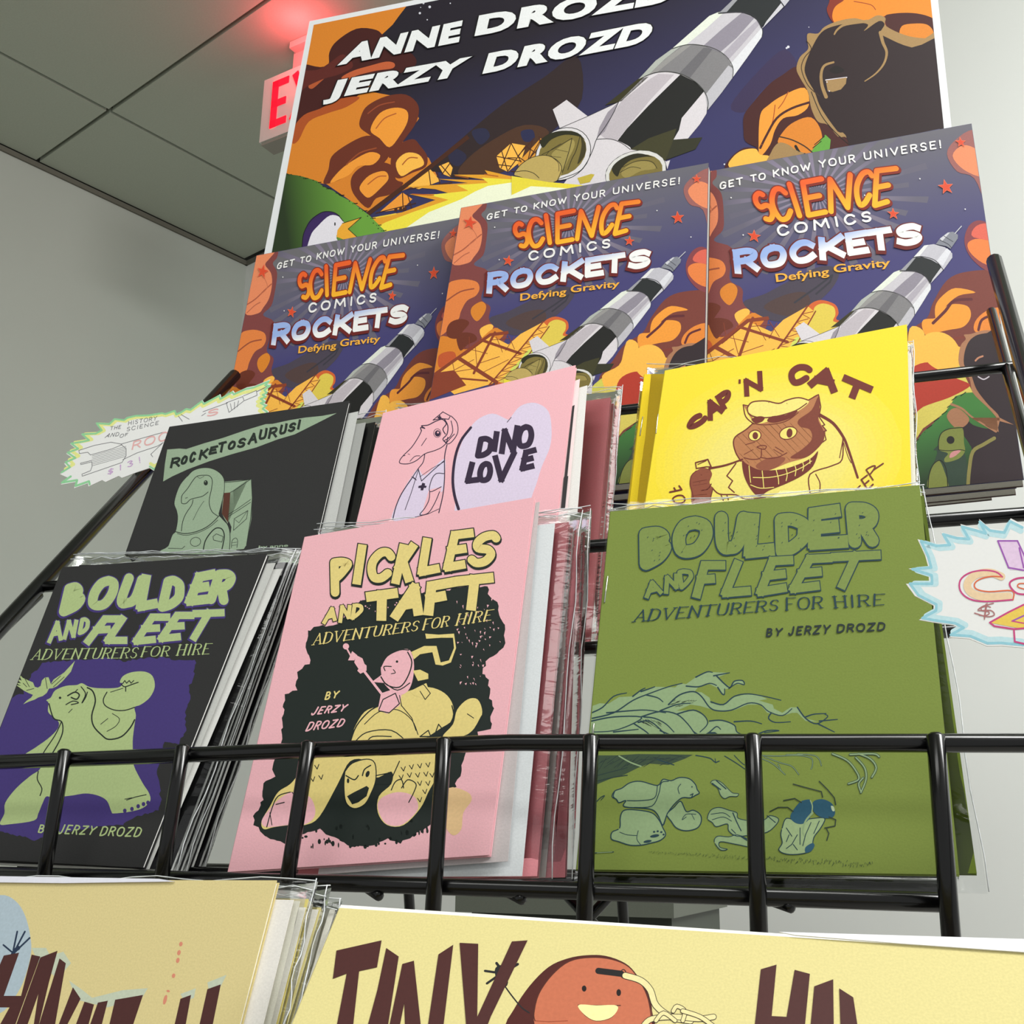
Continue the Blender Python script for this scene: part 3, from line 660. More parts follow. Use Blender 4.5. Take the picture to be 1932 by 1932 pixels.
A.sm('300,700 400,660 520,600 640,590 560,650 440,690 330,740 270,850 230,870 230,790', (170, 78, 32))
A.L().sm('250,440 380,425 460,380 540,330 600,400 520,450 420,480 330,520 260,560', (92, 34, 28))
A.sm('530,470 600,430 700,400 800,375 850,385 840,415 740,430 620,460 560,490', (190, 92, 52))
A.sm('330,520 400,470 440,460 400,500 350,540', (176, 84, 44))
A.L().sm('640,770 650,700 690,640 800,585 920,575 995,640 985,740 910,850 850,930 820,960 780,880 700,820', BR_)
A.sm('450,1030 470,950 560,880 680,825 780,850 825,920 770,1000 650,985 570,1060 500,1100 420,1115', BR_)
A.sm('585,1120 600,1060 660,1010 760,985 840,1010 860,1090 905,1115 830,1180 740,1205 690,1265 610,1190', BR_)
A.sm('830,960 860,890 960,845 1010,890 1050,950 1040,1015 960,1050 880,1085 835,1050', BR_)
A.L().sm('705,790 760,690 850,655 925,672 930,740 880,830 820,895 760,840', OL)
A.sm('520,1035 600,975 700,925 765,945 720,1000 630,1010 580,1060 520,1090 460,1110', OL)
A.sm('640,1135 700,1065 790,1040 815,1085 770,1140 700,1200 660,1180', OL)
A.sm('860,990 920,930 1000,940 1030,1000 960,1035 890,1070', OY)
A.L().line('560,1000 640,930 740,900', 8, (150, 72, 36), 1).line('740,780 790,720 860,690', 7, (180, 92, 40), 1).line('690,1120 750,1075 800,1070', 7, (180, 92, 40), 1).line('900,1000 940,960 990,960', 7, (170, 86, 36), 1).line('690,690 760,640 850,620', 7, (150, 70, 40), 1)
# shadowed tower and lattice
A.L().sm('1060,1020 1250,850 1500,640 1760,470 1960,340 1990,600 1850,760 1720,880 1620,990 1450,1060 1250,1090 1150,1050', (44, 30, 32))
A.L().sm('1240,1060 1300,960 1450,850 1640,760 1790,800 1700,930 1560,1020 1420,1070', (74, 46, 30)).sm('1180,930 1230,905 1290,950 1240,1010 1190,985', (38, 36, 62)).sm('1320,800 1400,780 1430,830 1370,880', (38, 38, 66)).sm('1620,800 1690,790 1700,850 1640,860', (36, 38, 74))
A.L().poly('1120,1010 1180,985 1205,1020 1190,1075 1150,1060', OY).poly('1470,950 1560,870 1650,885 1620,980 1540,1045 1490,1020', OY).poly('1600,990 1740,840 1760,870 1700,1000 1620,1060', (220, 150, 50)).poly('920,1130 1070,1030 1130,1100 1000,1150', OY).poly('760,1290 900,1170 960,1210 900,1270', OL)
TB = (70, 34, 18)
A.L().line('690,1300 1075,1010 1300,830', 26, TB, flat=True)
for s_ in ('900,1170 905,1290', '930,1180 960,1280', '740,1295 980,1235', '1060,1040 1075,1150', '1110,1050 1130,1120', '1470,950 1620,980', '1500,910 1540,1045', '1560,870 1500,1020', '1560,870 1620,985', '1650,885 1540,1040', '1640,1000 1760,860', '1600,950 1700,840', '1600,950 1650,985', '1650,890 1710,930', '1690,850 1660,990', '1730,830 1740,900', '1130,1000 1200,1080', '1190,990 1140,1060', '930,1150 1200,1110', '1560,1040 1700,1060', '1740,850 1620,1050', '1540,960 1590,960', '1470,1000 1560,1010'):
    A.line(s_, 6, TB)
A.poly('850,1265 870,1262 868,1285 850,1285', TB).poly('880,1262 898,1258 898,1282 880,1282', TB).poly('908,1260 925,1256 925,1278 908,1280', TB)
# flame of the launch
A.L().poly('640,1440 700,1330 900,1290 1100,1215 940,1180 1200,1180 1100,1150 930,1135 1300,1112 1110,1088 1420,1096 1210,1062 1420,1062 1400,1035 1590,1078 1760,1090 1900,1150 2200,1180 2200,1700 560,1700', (226, 158, 40))
A.L().poly('700,1400 800,1350 960,1290 1180,1215 1060,1185 1300,1160 1230,1125 1420,1112 1380,1080 1600,1092 1800,1110 2000,1180 2200,1190 2200,1700 600,1700', (238, 222, 66))
A.L().poly('900,1400 1060,1290 1260,1210 1340,1165 1420,1130 1560,1110 1800,1130 2100,1200 2200,1240 2200,1420 1500,1460', (240, 244, 214))
A.L().line('700,1330 860,1300', 8, (240, 200, 60)).line('1220,1068 1300,1082', 5, (170, 90, 30)).line('960,1180 1090,1186', 6, (180, 90, 30)).line('1400,1060 1480,1072', 6, (180, 90, 30))
# hill and a small bird
A.L().poly('60,1055 195,1058 260,1066 300,1075 380,1100 420,1135 480,1160 520,1190 600,1230 640,1265 700,1310 740,1350 790,1400 860,1520 900,1700 0,1700', A.gr((36, 52, 26), (104, 158, 58), (200, 1420), (620, 1250)))
for p in pts('200,1055 300,1078 380,1102 440,1140 520,1180 600,1230 660,1275 710,1320 745,1362 775,1395'): A.line([(p[0]-22, p[1]-6), (p[0]+10, p[1]+8)], 7, (16, 22, 12)).line([(p[0]-2, p[1]+8), (p[0]+26, p[1]+6)], 5, (16, 22, 12))
A.sm('180,1090 300,1110 420,1170 500,1260 400,1220 260,1180 180,1190', (92, 146, 50))
A.L().sm('290,1560 298,1440 330,1350 390,1300 450,1286 520,1312 480,1340 400,1400 350,1560', (54, 32, 88))
A.L().sm('330,1580 340,1440 390,1370 460,1310 520,1320 545,1360 520,1400 500,1450 560,1580', (226, 222, 230)).line('290,1500 300,1420 340,1345 400,1296 450,1286 500,1300 540,1345', 5, (20, 14, 28), 1)
A.L().poly('535,1358 650,1322 600,1370 570,1392 625,1442 560,1462 500,1440 505,1400', (234, 168, 50)).dot(490, 1362, 4, (20, 16, 20), 11)
A.line('535,1358 650,1322 570,1392 625,1442', 4, (40, 26, 16))
# clouds at the right of the rocket
A.fr(*F3)
A.L().sm('735,70 750,10 760,-60 900,-120 1500,-120 1500,250 1300,250 1090,230 1060,120 900,130 790,150', (126, 40, 20))
A.sm('228,790 232,700 290,620 340,560 400,500 460,460 560,405 640,500 700,600 760,760 900,900 700,960 400,1010 130,1030 150,960 230,900 310,900 240,860', DK)
A.L().sm('768,110 780,50 830,10 960,-60 1500,-60 1500,110 1370,110 1240,85 1100,95 1000,130 880,125 800,150', (226, 132, 36))
A.sm('320,870 330,700 380,640 470,580 600,535 625,640 560,700 470,720 420,790 390,880 330,950', OL)
A.sm('140,1015 160,960 220,915 300,905 330,940 385,950 400,1000 250,1060', OY)
A.sm('440,880 470,800 540,740 640,715 700,800 690,900 560,960', OR)
A.L().sm('1085,110 1130,85 1250,80 1350,100 1400,140 1400,250 1250,240 1130,215', DK).line('900,10 1000,30 1030,60', 5, (150, 60, 20), 1).line('330,900 370,820 430,720 520,660 640,620', 14, DK, 1).line('420,860 480,780 560,710 640,690', 9, DK, 1)
A.line('420,640 400,760 340,880', 6, (170, 80, 28), 1).line('500,560 470,620 440,660', 6, (170, 80, 28), 1)
A.L().sm('1180,220 1190,160 1260,145 1340,150 1380,190 1370,235 1260,235', OR)
# bear
A.L().sm('615,250 620,205 680,205 720,165 800,130 900,112 975,125 1040,95 1090,110 1095,160 1210,215 1330,235 1500,240 1500,1500 900,1500 880,900 800,830 740,760 680,740 640,660 620,560 575,480 550,420 570,350 620,300', (158, 126, 80))
A.L().sm('640,300 700,200 780,160 900,140 985,150 960,190 1050,130 1085,150 1060,200 1100,230 1250,290 1500,320 1500,1500 1000,1500 870,880 800,800 740,720 690,640 660,560 615,480 600,410', (36, 18, 22))
A.L().line('780,210 800,180 850,150 980,130', 9, (158, 126, 80), 1, w2=18).line('1060,200 1075,260 1098,320 1080,390 1030,450 965,495', 22, (158, 126, 80), 1, w2=6).line('775,380 720,400 700,450 705,520 730,590', 12, (158, 126, 80), 1, w2=22)
A.line('612,250 640,300 600,350 580,420 620,520 690,585', 5, (60, 40, 24), 1).line('640,560 700,700 780,800 870,880', 5, (30, 18, 14), 1)
A.L().poly('728,490 855,472 850,510 820,545 770,560 740,555', (158, 126, 80)).line('728,488 855,472', 7, (214, 208, 220)).line('735,500 750,555', 8, (206, 204, 214)).sm('750,430 790,400 840,430 790,450', (20, 10, 12))
A.L().sm('390,1010 395,930 440,870 500,880 560,920 700,960 700,1020', (158, 126, 80)).poly('640,920 700,850 725,820 758,850 752,905 700,960', (96, 158, 60)).line('440,830 520,850 600,890 660,940', 7, (60, 40, 26), 1).line('545,890 570,930 600,940', 16, (20, 14, 12), 1).line('660,880 720,830', 5, (14, 20, 10)).line('650,900 700,860', 5, (14, 20, 10))
# rocket, bottom first
A0 = A; A = Art().src(HP); A.lay = A0.lay; A.part = 'rocket_print'
A.fr(*F2); RWH, RG, RD, ROl = (214, 208, 212), (150, 142, 152), (22, 22, 20), (60, 56, 22)
A.L().poly('740,770 985,575 1060,560 860,740', (50, 46, 18)).poly('360,800 460,730 615,850 412,938', RWH).poly('1180,1170 1170,1100 1245,1020 1450,1003 1400,1090', (44, 44, 26)).poly('1180,1180 1215,1170 1195,1235', RWH)
A.poly('410,940 610,850 840,745 1030,560 1110,530 1200,525 1300,545 1400,600 1465,670 1490,740 1480,830 1430,910 1345,1012 1240,1020 1180,1120 1180,1400 380,1420 500,1260', RWH)
A.L().poly('860,740 1050,590 1130,540 1245,545 1080,720 930,900 830,1025 760,1025 700,980', (186, 178, 184)).poly('840,745 800,830 740,960 680,1010 700,930 760,820', RG)
A.L().poly('830,1030 900,940 1060,770 1290,545 1400,600 1465,665 1300,862 1280,950 1240,1020 1180,1175 1060,1110 920,1090', RD)
A.L().poly('925,1092 1060,1010 1200,960 1260,940 1240,1020 1180,1175 1060,1110', (58, 56, 28))
A.sm('760,1400 745,1330 760,1240 820,1150 930,1090 860,1040 780,1015 690,1020 650,1110 600,1200 560,1270 640,1300 700,1340', RWH)
A.L().line('840,745 800,830 740,930 680,1015 650,1100 600,1200 540,1260 400,1310', 5, (26, 26, 30), 1).line('680,1018 780,1016 860,1045 925,1092', 5, (26, 26, 30), 1).line('410,938 615,850 840,745', 4, (40, 40, 44))
# engines
A.dot(435, 1125, 215, (218, 214, 216), 178, -38).ring(435, 1125, 215, 5, (30, 30, 30), 178, -38).dot(965, 1255, 225, (214, 212, 208), 150, -15).ring(965, 1255, 225, 5, (30, 30, 30), 150, -15)
A.L().dot(430, 1120, 190, (122, 108, 52), 150, -38).dot(965, 1260, 200, (122, 108, 52), 128, -15)
A.L().sm('270,1030 330,980 430,955 540,970 600,1030 560,1000 450,985 350,1020 290,1080', (36, 36, 14)).sm('560,980 600,1060 590,1140 540,1200 560,1120 570,1050', (60, 54, 24)).sm('790,1230 860,1160 980,1120 1100,1150 1040,1145 930,1170 860,1230 830,1290', (36, 34, 14))
A.sm('350,1130 430,1060 500,1020 520,1060 480,1150 430,1240 400,1180', (158, 142, 78)).sm('860,1260 940,1190 1060,1180 1110,1230 1000,1250 900,1300', (150, 134, 72))
A.L().line('280,1130 380,1080 500,1010', 4, (40, 34, 14), 1).line('500,1010 480,1100 430,1260', 5, (40, 34, 14), 1).line('560,990 530,1100 500,1160 470,1240', 5, (40, 34, 14), 1).line('300,1150 340,1100 420,1050', 4, (50, 42, 18), 1).line('330,1140 420,1150', 3, (50, 42, 18)).line('380,1090 470,1110', 3, (50, 42, 18)).line('870,1220 980,1175 1080,1180 1120,1230', 4, (40, 34, 14), 1).line('850,1260 930,1220 1000,1230', 4, (40, 34, 14), 1)
A.L().sm('80,1270 130,1200 210,1150 310,1135 390,1170 425,1230 400,1310 300,1340 120,1290', (186, 162, 92)).line('80,1260 130,1200 210,1150 310,1135 390,1170 425,1230 395,1315', 5, (40, 34, 16), 1).line('90,1255 160,1248 220,1265 260,1300', 5, (40, 34, 16), 1).line('350,1145 400,1190 405,1250', 4, (60, 50, 24), 1)
A.L().poly('60,1285 330,1330 560,1350 700,1380 700,1450 60,1450', (232, 214, 60)).poly('-60,1480 200,1360 420,1372 600,1390 600,1480', (240, 244, 214)).poly('540,1300 640,1270 665,1275 630,1330 560,1345', (190, 170, 60))
# ring sections of the hull
def section(P, c, bands=(), ol=True):
    A.L().poly(P, c)
    for b, cc in bands: A.L().poly(b, cc)
section('1030,560 985,580 1110,445 1230,358 1330,330 1420,330 1530,355 1620,410 1672,490 1672,568 1590,680 1490,805 1492,730 1460,665 1400,600 1300,545 1200,525 1110,532', (126, 124, 126),
  [('985,580 1110,445 1230,358 1300,335 1180,430 1060,545', (172, 176, 168)), ('1060,545 1190,425 1320,330 1370,330 1230,440 1120,530', (146, 144, 142)), ('1475,690 1640,480 1670,500 1672,568 1590,680 1490,805', (186, 184, 190)), ('1280,540 1460,350 1530,355 1360,570', (104, 102, 106))])
section('1230,358 1330,330 1420,330 1530,355 1620,410 1672,490 1672,568 1780,420 1885,270 1888,220 1850,150 1780,105 1700,85 1620,80 1565,92 1500,120 1370,235', (196, 192, 198),
  [('1230,358 1370,235 1500,120 1565,92 1620,82 1480,210 1330,332', (222, 226, 214)), ('1460,335 1600,210 1740,95 1830,135 1700,280 1580,385', (140, 134, 146)), ('1600,395 1720,270 1850,150 1868,180 1740,330 1640,440', (170, 164, 174)), ('1655,470 1888,200 1885,270 1672,568 1672,490', (218, 218, 222))])
for c_ in ('1030,560 1110,532 1200,525 1300,545 1400,600 1465,670 1492,740 1488,805', '1230,358 1330,330 1420,330 1530,355 1620,410 1672,490 1672,568', '1565,92 1620,80 1700,85 1780,105 1850,150 1888,220 1885,270'): A.L().line(c_, 5, (60, 62, 58), 1)
# upper stages, seen whole on the paperback covers
A.src(sR2.hu).fr(*F5)
section('1345,877 1432,800 1480,790 1550,815 1592,868 1500,945 1480,905 1430,880', (30, 34, 36), [('1345,877 1432,800 1450,796 1375,875', (150, 150, 156)), ('1520,925 1585,850 1592,868 1505,950', (196, 194, 200))])
section('1432,800 1505,730 1560,722 1620,740 1655,775 1652,800 1590,872 1572,840 1530,812 1480,796', (188, 186, 194), [('1432,800 1505,730 1530,726 1465,796', (222, 222, 222)), ('1560,820 1630,745 1650,765 1590,850', (214, 214, 220))])
section('1572,722 1600,690 1650,655 1680,650 1705,668 1700,690 1650,750 1630,735', (128, 130, 140), [('1600,690 1650,655 1662,655 1610,705', (200, 200, 206))])
A.L().line('1690,660 1733,618', 5, (190, 190, 196)).line('1600,700 1640,722 1655,742', 4, (50, 50, 60), 1).line('1345,877 1430,880 1480,905 1502,948', 4, (40, 40, 46), 1).line('1625,675 1670,708', 4, (70, 70, 80)).line('1432,800 1480,794 1550,815 1590,872', 4, (40, 40, 46), 1)

# ---- cover-only clouds and sky
S = Art().src(sR2.hu).fr(*F5)
S.poly('150,200 2200,-100 2200,2300 -200,2300', S.gr((104, 102, 106), (64, 60, 112), (900, 230), (980, 900)))
S.L()
for k in range(30):
    a = math.radians(k*12+3); b = a+math.radians(4.5); r = 520+((k*53) % 7)*30
    S.poly([(960+60*math.cos(a), 430+40*math.sin(a)), (960+r*math.cos(a), 430+r*.72*math.sin(a)-.17*r*math.cos(a)), (960+r*math.cos(b), 430+r*.72*math.sin(b)-.17*r*math.cos(b)), (960+60*math.cos(b), 430+40*math.sin(b))], S.gr((150, 138, 160), (98, 94, 110), (960+60*math.cos(a), 430), (960+r*.8*math.cos(a), 430+r*.6*math.sin(a))))
# left column of fire clouds
S.L().sm('240,300 400,280 410,330 380,370 420,430 410,560 390,640 330,700 420,740 400,840 380,930 440,980 430,1060 480,1120 560,1140 420,1350 30,1500 30,900 170,600', (124, 62, 60))
S.L().sm('235,310 385,290 350,340 320,380 370,430 385,500 370,590 330,650 290,690 180,690 150,500', PE).sm('140,860 230,800 340,810 368,855 345,905 285,940 245,1010 230,1060 190,1090 130,1160 80,1150', (222, 126, 62)).sm('320,980 380,945 412,975 395,1030 350,1075 312,1030', OR)
S.sm('90,1200 170,1180 230,1200 260,1260 330,1240 390,1180 470,1120 540,1150 420,1280 380,1400 60,1460', OR).sm('370,1130 430,1095 460,1110 430,1160 390,1190', OY)
S.L().sm('150,1130 180,1080 250,1060 300,1085 260,1140 220,1190 160,1180', BR_).sm('215,1180 260,1150 330,1160 350,1200 290,1230 240,1270', BR_).sm('95,1310 140,1280 200,1280 210,1330 150,1370 100,1380', (190, 84, 40)).line('190,640 260,600 330,540 380,500', 8, (168, 86, 62), 1).line('150,940 240,880 330,860', 9, (150, 74, 50), 1).line('200,690 260,640 300,620', 6, (180, 96, 70), 1)
S.line('310,450 350,520 300,570', 5, (196, 110, 76), 1)
# dark arm and lattice gantry with yellow light behind
S.L().sm('430,1060 560,1010 700,940 900,850 1000,870 960,960 850,1060 760,1130 620,1170 520,1140', (70, 62, 76)).sm('540,1090 660,1020 790,1000 800,1080 680,1140', (78, 58, 56)).line('720,1060 860,970 960,900 940,940 850,1010', 10, (52, 50, 60))
S.L().poly('60,1440 200,1330 440,1170 560,1230 640,1160 790,1080 830,1120 700,1300 560,1460 200,1560', OY).sm('700,1220 770,1140 800,1075 870,1045 945,1070 958,1120 940,1160 1020,1190 900,1300 700,1460 480,1520 520,1400', (206, 96, 44))
S.L().sm('760,1200 810,1130 830,1085 880,1065 935,1085 938,1130 920,1170 980,1190 860,1290 700,1430 500,1480 640,1340', (220, 196, 78)).sm('560,1420 640,1330 700,1260 760,1330 640,1460', (206, 214, 96))
G_ = (134, 58, 34)
S.L().line('40,1450 440,1165 560,1150', 20, G_, flat=True).line('230,1320 480,1480', 26, G_).line('380,1200 640,1290', 18, G_).line('470,1150 330,1420', 16, G_).line('60,1440 420,1470', 12, G_).poly('60,1420 200,1400 280,1500 30,1600', G_).line('430,1500 640,1260 790,1080', 9, G_).line('500,1520 700,1290 830,1110', 7, G_)
for i in range(9): u = i/9; S.line([(430+u*360, 1500-u*420), (515+u*310, 1490-u*380)], 4, G_).line([(430+u*360, 1500-u*420), (540+u*310, 1450-u*380)], 4, G_)
for s_ in ('190,1350 210,1450', '150,1420 330,1390', '270,1300 390,1210', '300,1280 300,1180', '260,1250 420,1290', '340,1240 350,1360', '350,1360 500,1310', '480,1180 520,1280', '440,1200 560,1190', '380,1420 560,1330', '200,1400 330,1330', '560,1170 600,1260', '600,1180 540,1270'): S.line(s_, 4, G_)
# right hand clouds of the cover
S.L().sm('1720,200 1780,120 1890,60 2000,100 2000,700 1900,520 1850,340 1760,300', (150, 92, 88)).sm('1740,760 1740,680 1790,600 1870,590 2000,700 2000,900 1850,880 1780,830', (130, 60, 66)).sm('1450,1150 1500,1060 1600,930 1720,880 1900,880 2000,1000 2000,1800 1200,1900 1150,1500 1250,1340 1330,1230', (118, 56, 46))
S.L().sm('1750,210 1820,150 1900,180 1960,260 1900,330 1800,290', PE).sm('1765,780 1750,720 1800,690 1880,700 1960,720 1960,850 1840,840', (226, 124, 60)).sm('1790,680 1810,620 1880,600 1960,640 1960,700', (214, 96, 78))
S.sm('1500,1160 1510,1080 1560,1020 1640,975 1750,1000 1650,1020 1560,1090 1530,1150', OL).sm('1415,1210 1430,1160 1500,1150 1530,1110 1600,1070 1690,1080 1700,1140 1650,1200 1560,1220 1480,1240 1440,1270', OL).sm('1710,1230 1720,1170 1790,1110 1880,1090 1960,1150 1960,1250 1790,1240', (226, 132, 48)).sm('1290,1370 1330,1280 1370,1220 1400,1260 1400,1340 1430,1400 1390,1470 1240,1560 1180,1440', OY).sm('1430,1400 1480,1330 1570,1310 1640,1340 1600,1400 1520,1440', OY)
S.sm('1080,1560 1200,1440 1330,1420 1420,1470 1300,1600 1100,1700', (206, 200, 84))
S.L().line('1480,1180 1560,1110 1620,1050 1720,1040', 16, (92, 34, 40), 1).line('1730,1220 1760,1160 1830,1130', 14, (92, 34, 40), 1).line('1400,1280 1500,1290 1640,1260 1740,1270', 14, (124, 52, 40), 1)
# lower right of the cover, seen on the right hand copy
S.src(sR3.hu).fr(*G4)
S.L().poly('340,330 620,250 700,420 560,520 420,620 330,760 330,1200 -900,1300 -900,700', (214, 198, 92)).sm('340,300 430,250 520,270 590,330 680,370 660,400 560,450 420,500 345,560 330,420', (176, 52, 34)).sm('430,100 520,80 600,130 640,240 560,300 470,270 420,200', OY).sm('345,60 420,70 430,160 390,230 340,260', OY)
S.L().poly('660,420 600,440 580,480 550,520 480,590 420,640 385,690 330,760 330,1200 1000,1200 1000,400', A.gr((32, 60, 30), (66, 130, 58), (640, 900), (480, 600)) if False else S.gr((34, 58, 32), (64, 124, 56), (640, 860), (520, 560)))
for p in pts('650,425 600,450 575,490 545,530 500,570 460,610 420,650 385,690'): S.line([(p[0]-18, p[1]+12), (p[0]+10, p[1]-8)], 5, (18, 30, 16))
# the two animals at the lower right
C2 = Art(); C2.part = 'animal_print'; C2.src(sR3.hu).fr(*G4); TN = (166, 116, 84)
C2.L(S.lay+1).sm('622,260 630,160 660,120 650,95 690,90 760,70 850,70 1000,60 1000,620 930,600 850,570 780,500 700,420 680,340', TN)
C2.L().sm('650,260 660,170 700,110 780,85 1000,75 1000,1300 640,1300 650,960 700,760 640,640 660,560 700,600 800,620 850,560 780,480 720,400 690,320', (44, 30, 36))
C2.L().poly('690,560 770,600 835,640 850,580 800,520 780,500 850,560 930,600 835,575 845,640', TN).line('715,240 730,225 755,215', 10, (190, 130, 100), 1).line('730,330 760,345 790,330', 7, (200, 190, 200), 1)
C2.sm('555,560 570,520 610,505 650,530 680,570 650,610 600,615', TN).line('580,485 640,510 700,560 830,640', 14, TN, 1, w2=8)
C2.sm('500,760 480,740 540,690 600,680 660,780 650,950 450,950', (46, 66, 52))
C2.L().sm('508,700 520,650 570,620 640,615 650,700 655,750 620,790 550,810 540,790 560,760 510,740', (124, 132, 62)).line('508,740 508,690 525,645 570,622 640,615', 5, (20, 24, 14), 1).sm('575,760 600,745 632,745 600,775 570,785', (206, 140, 140)).dot(575, 685, 22, (26, 22, 20)).dot(568, 676, 6, (220, 220, 220)).line('510,740 560,745 630,740 655,745', 4, (20, 24, 14), 1)
C2.sm('450,960 455,880 480,820 510,800 540,860 560,960', (124, 132, 62)).line('448,960 455,880 480,820 520,800 550,850 560,960', 5, (20, 24, 14), 1).line('820,675 760,710 700,750 680,850 672,950', 20, (136, 128, 70), 1)
# ---- title block of the covers
T = Art().src(sR2.hu).fr(*F5); T.lay = S.lay+26; T.part = 'title_lettering'
WHT = (232, 230, 228)
for w_, q in [('GET', ((418, 405), (548, 375), (552, 340), (424, 370))), ('TO', ((598, 362), (680, 346), (683, 312), (602, 328))), ('KNOW', ((728, 334), (940, 292), (943, 256), (732, 298))), ('YOUR', ((996, 280), (1198, 248), (1200, 208), (998, 243))), ('UNIVERSE!', ((1254, 234), (1694, 165), (1696, 125), (1256, 196)))]:
    T.word(w_, q, 8.5, WHT, .42)
RED = (126, 34, 22)
# SCIENCE, uneven hand cut letters: outline under, two-tone fill above
sc = [('S', ((650, 600), (700, 540), (645, 415), (590, 460))), ('C', ((706, 590), (795, 560), (780, 392), (685, 420))), ('I', ((822, 560), (848, 556), (822, 375), (797, 378))), ('E', ((880, 556), (990, 535), (1000, 345), (880, 368))),
      ('N', ((1010, 535), (1118, 510), (1165, 320), (1035, 350))), ('C', ((1165, 510), (1240, 470), (1295, 290), (1190, 330))), ('E', ((1262, 500), (1345, 475), (1428, 285), (1305, 300)))]
gs = T.gr((228, 92, 34), (242, 178, 38), (960, 360), (985, 540))
for ch, q in sc: T.glyph(ch, [(x+6, y+7) for x, y in q], 44, RED); T.glyph(ch, q, 42, RED)
T.L()
for ch, q in sc: T.glyph(ch, q, 30, gs)
T.L().word('COMICS', ((700, 672), (1232, 585), (1232, 536), (698, 620)), 13, WHT, .55)
for x, y, r, ro in ((560, 677, 34, 10), (1362, 547, 30, 5), (1683, 392, 40, -5), (305, 425, 44, 10), (1808, 135, 26, 0)): T.star(x, y, r+6, (226, 120, 90), ro).L().star(x, y, r, (214, 72, 40), ro).L(-1)
q = ((415, 885), (1495, 720), (1520, 595), (435, 765))
T.L(2)
rq = [('R', ((428, 878), (540, 862), (552, 755), (436, 772))), ('O', ((585, 850), (700, 832), (712, 735), (598, 752))), ('C', ((752, 824), (872, 806), (880, 706), (765, 726))), ('K', ((918, 800), (1040, 780), (1050, 680), (928, 700))),
      ('E', ((1080, 772), (1180, 757), (1186, 658), (1082, 675))), ('T', ((1215, 748), (1310, 734), (1318, 640), (1215, 655))), ('S', ((1365, 722), (1490, 700), (1495, 612), (1372, 632)))]
gw = T.gr((150, 174, 224), (238, 238, 236), (900, 700), (912, 772))
for ch, q in rq: T.glyph(ch, [(x-6, y+12) for x, y in q], 58, (104, 26, 24), sq=True); T.glyph(ch, [(x-2, y+4) for x, y in q], 56, (104, 26, 24), sq=True)
T.L()
for ch, q in rq: T.glyph(ch, q, 38, gw, sq=True)
T.L().font('Defying', ((638, 958), (942, 915), (946, 858), (640, 895)), (238, 172, 60), off=.018).font('Gravity', ((972, 905), (1297, 862), (1299, 805), (974, 842)), (238, 172, 60), off=.018)
for x, y in ((500, 670), (1770, 520), (1545, 345), (1220, 440), (470, 455)): T.dot(x, y, 4, WHT)
for sh in (sR1, sR2, sR3):
    S.emit(sh, uv=True)
    R_ = Art(); R_.items = [(p, l-A0.lay+S.lay+1, c, P) for p, l, c, P in A.items]; R_.emit(sh, uv=True)
    C2.emit(sh, uv=True); T.emit(sh, uv=True)
# ---- the poster: white border, dark sky, painting and names
inner = [sP.loc(p) for p in ((592, 47), (1737, -182), (1822, 640), (483, 640))]
PS = Art().fr(0, 0, 1); PS.part = 'poster_sky'
PS.poly('300,-300 2100,-400 2100,900 300,900', PS.gr((30, 24, 36), (52, 50, 96), (1100, 20), (1180, 300)))
PS.L().src(None).fr(*F3).sm('150,640 330,420 480,300 560,420 460,470 330,560 240,680', (52, 40, 76))
for x, y, r in ((500, 285, 8), (490, 292, 6), (625, 165, 3), (840, 282, 3), (112, 998, 5), (20, 300, 3)): PS.dot(x, y, r, (214, 214, 222))
PS.fr(*F1)
for x, y, r in ((1027, 20, 6), (1065, 42, 8), (1005, 80, 7), (1050, 120, 4), (1010, 45, 3), (1190, 20, 4)): PS.dot(x, y, r, (206, 206, 216))
PS.emit(sP, clipq=inner)
A0.emit(sP, conv=pconv, z0=4e-5, clipq=inner); A.emit(sP, conv=pconv, z0=4e-5, clipq=inner)
PT_ = Art().fr(*F1); PT_.lay = A.lay+2; print('layers', S.lay, A0.lay, A.lay, C2.lay, T.lay); PT_.part = 'name_lettering'
PT_.fr(*F1)
for w_, q in [('ANNE', ((518, 398), (1245, 262), (1268, 128), (578, 268))), ('DROZD', ((1345, 222), (2545, 15), (2570, -125), (1370, 92))), ('JERZY', ((418, 640), (1225, 505), (1300, 350), (470, 492))), ('DROZD', ((1390, 452), (2385, 268), (2440, 128), (1425, 322)))]:
    q = [(x+sx_, y+sy_) for (x, y), (sx_, sy_) in zip(q, ((14, -10), (-14, -10), (-14, 10), (14, 10)))]
    PT_.font(w_, q, (16, 12, 16), off=.088, shear=.0, sp=1.12, grow=1).L().font(w_, q, (232, 234, 234), off=.06, shear=.0, sp=1.12, grow=1).L(-1)
PT_.emit(sP, z0=4e-5, clipq=inner)
# ================================================================== covers of the small booklets
G1 = (240, 720, 3.864); G2 = (640, 670, 3.22); G3 = (1140, 600, 3.22); K1 = (0, 1030, 2.972); K2 = (420, 920, 2.576); K3 = (1060, 900, 2.576); K4 = (1080, 1200, 3.864)
B1 = (0, 1600, 2.76); B2 = (600, 1600, 2.76); B3 = (1200, 1600, 2.639); B4 = (1400, 1300, 3.632)
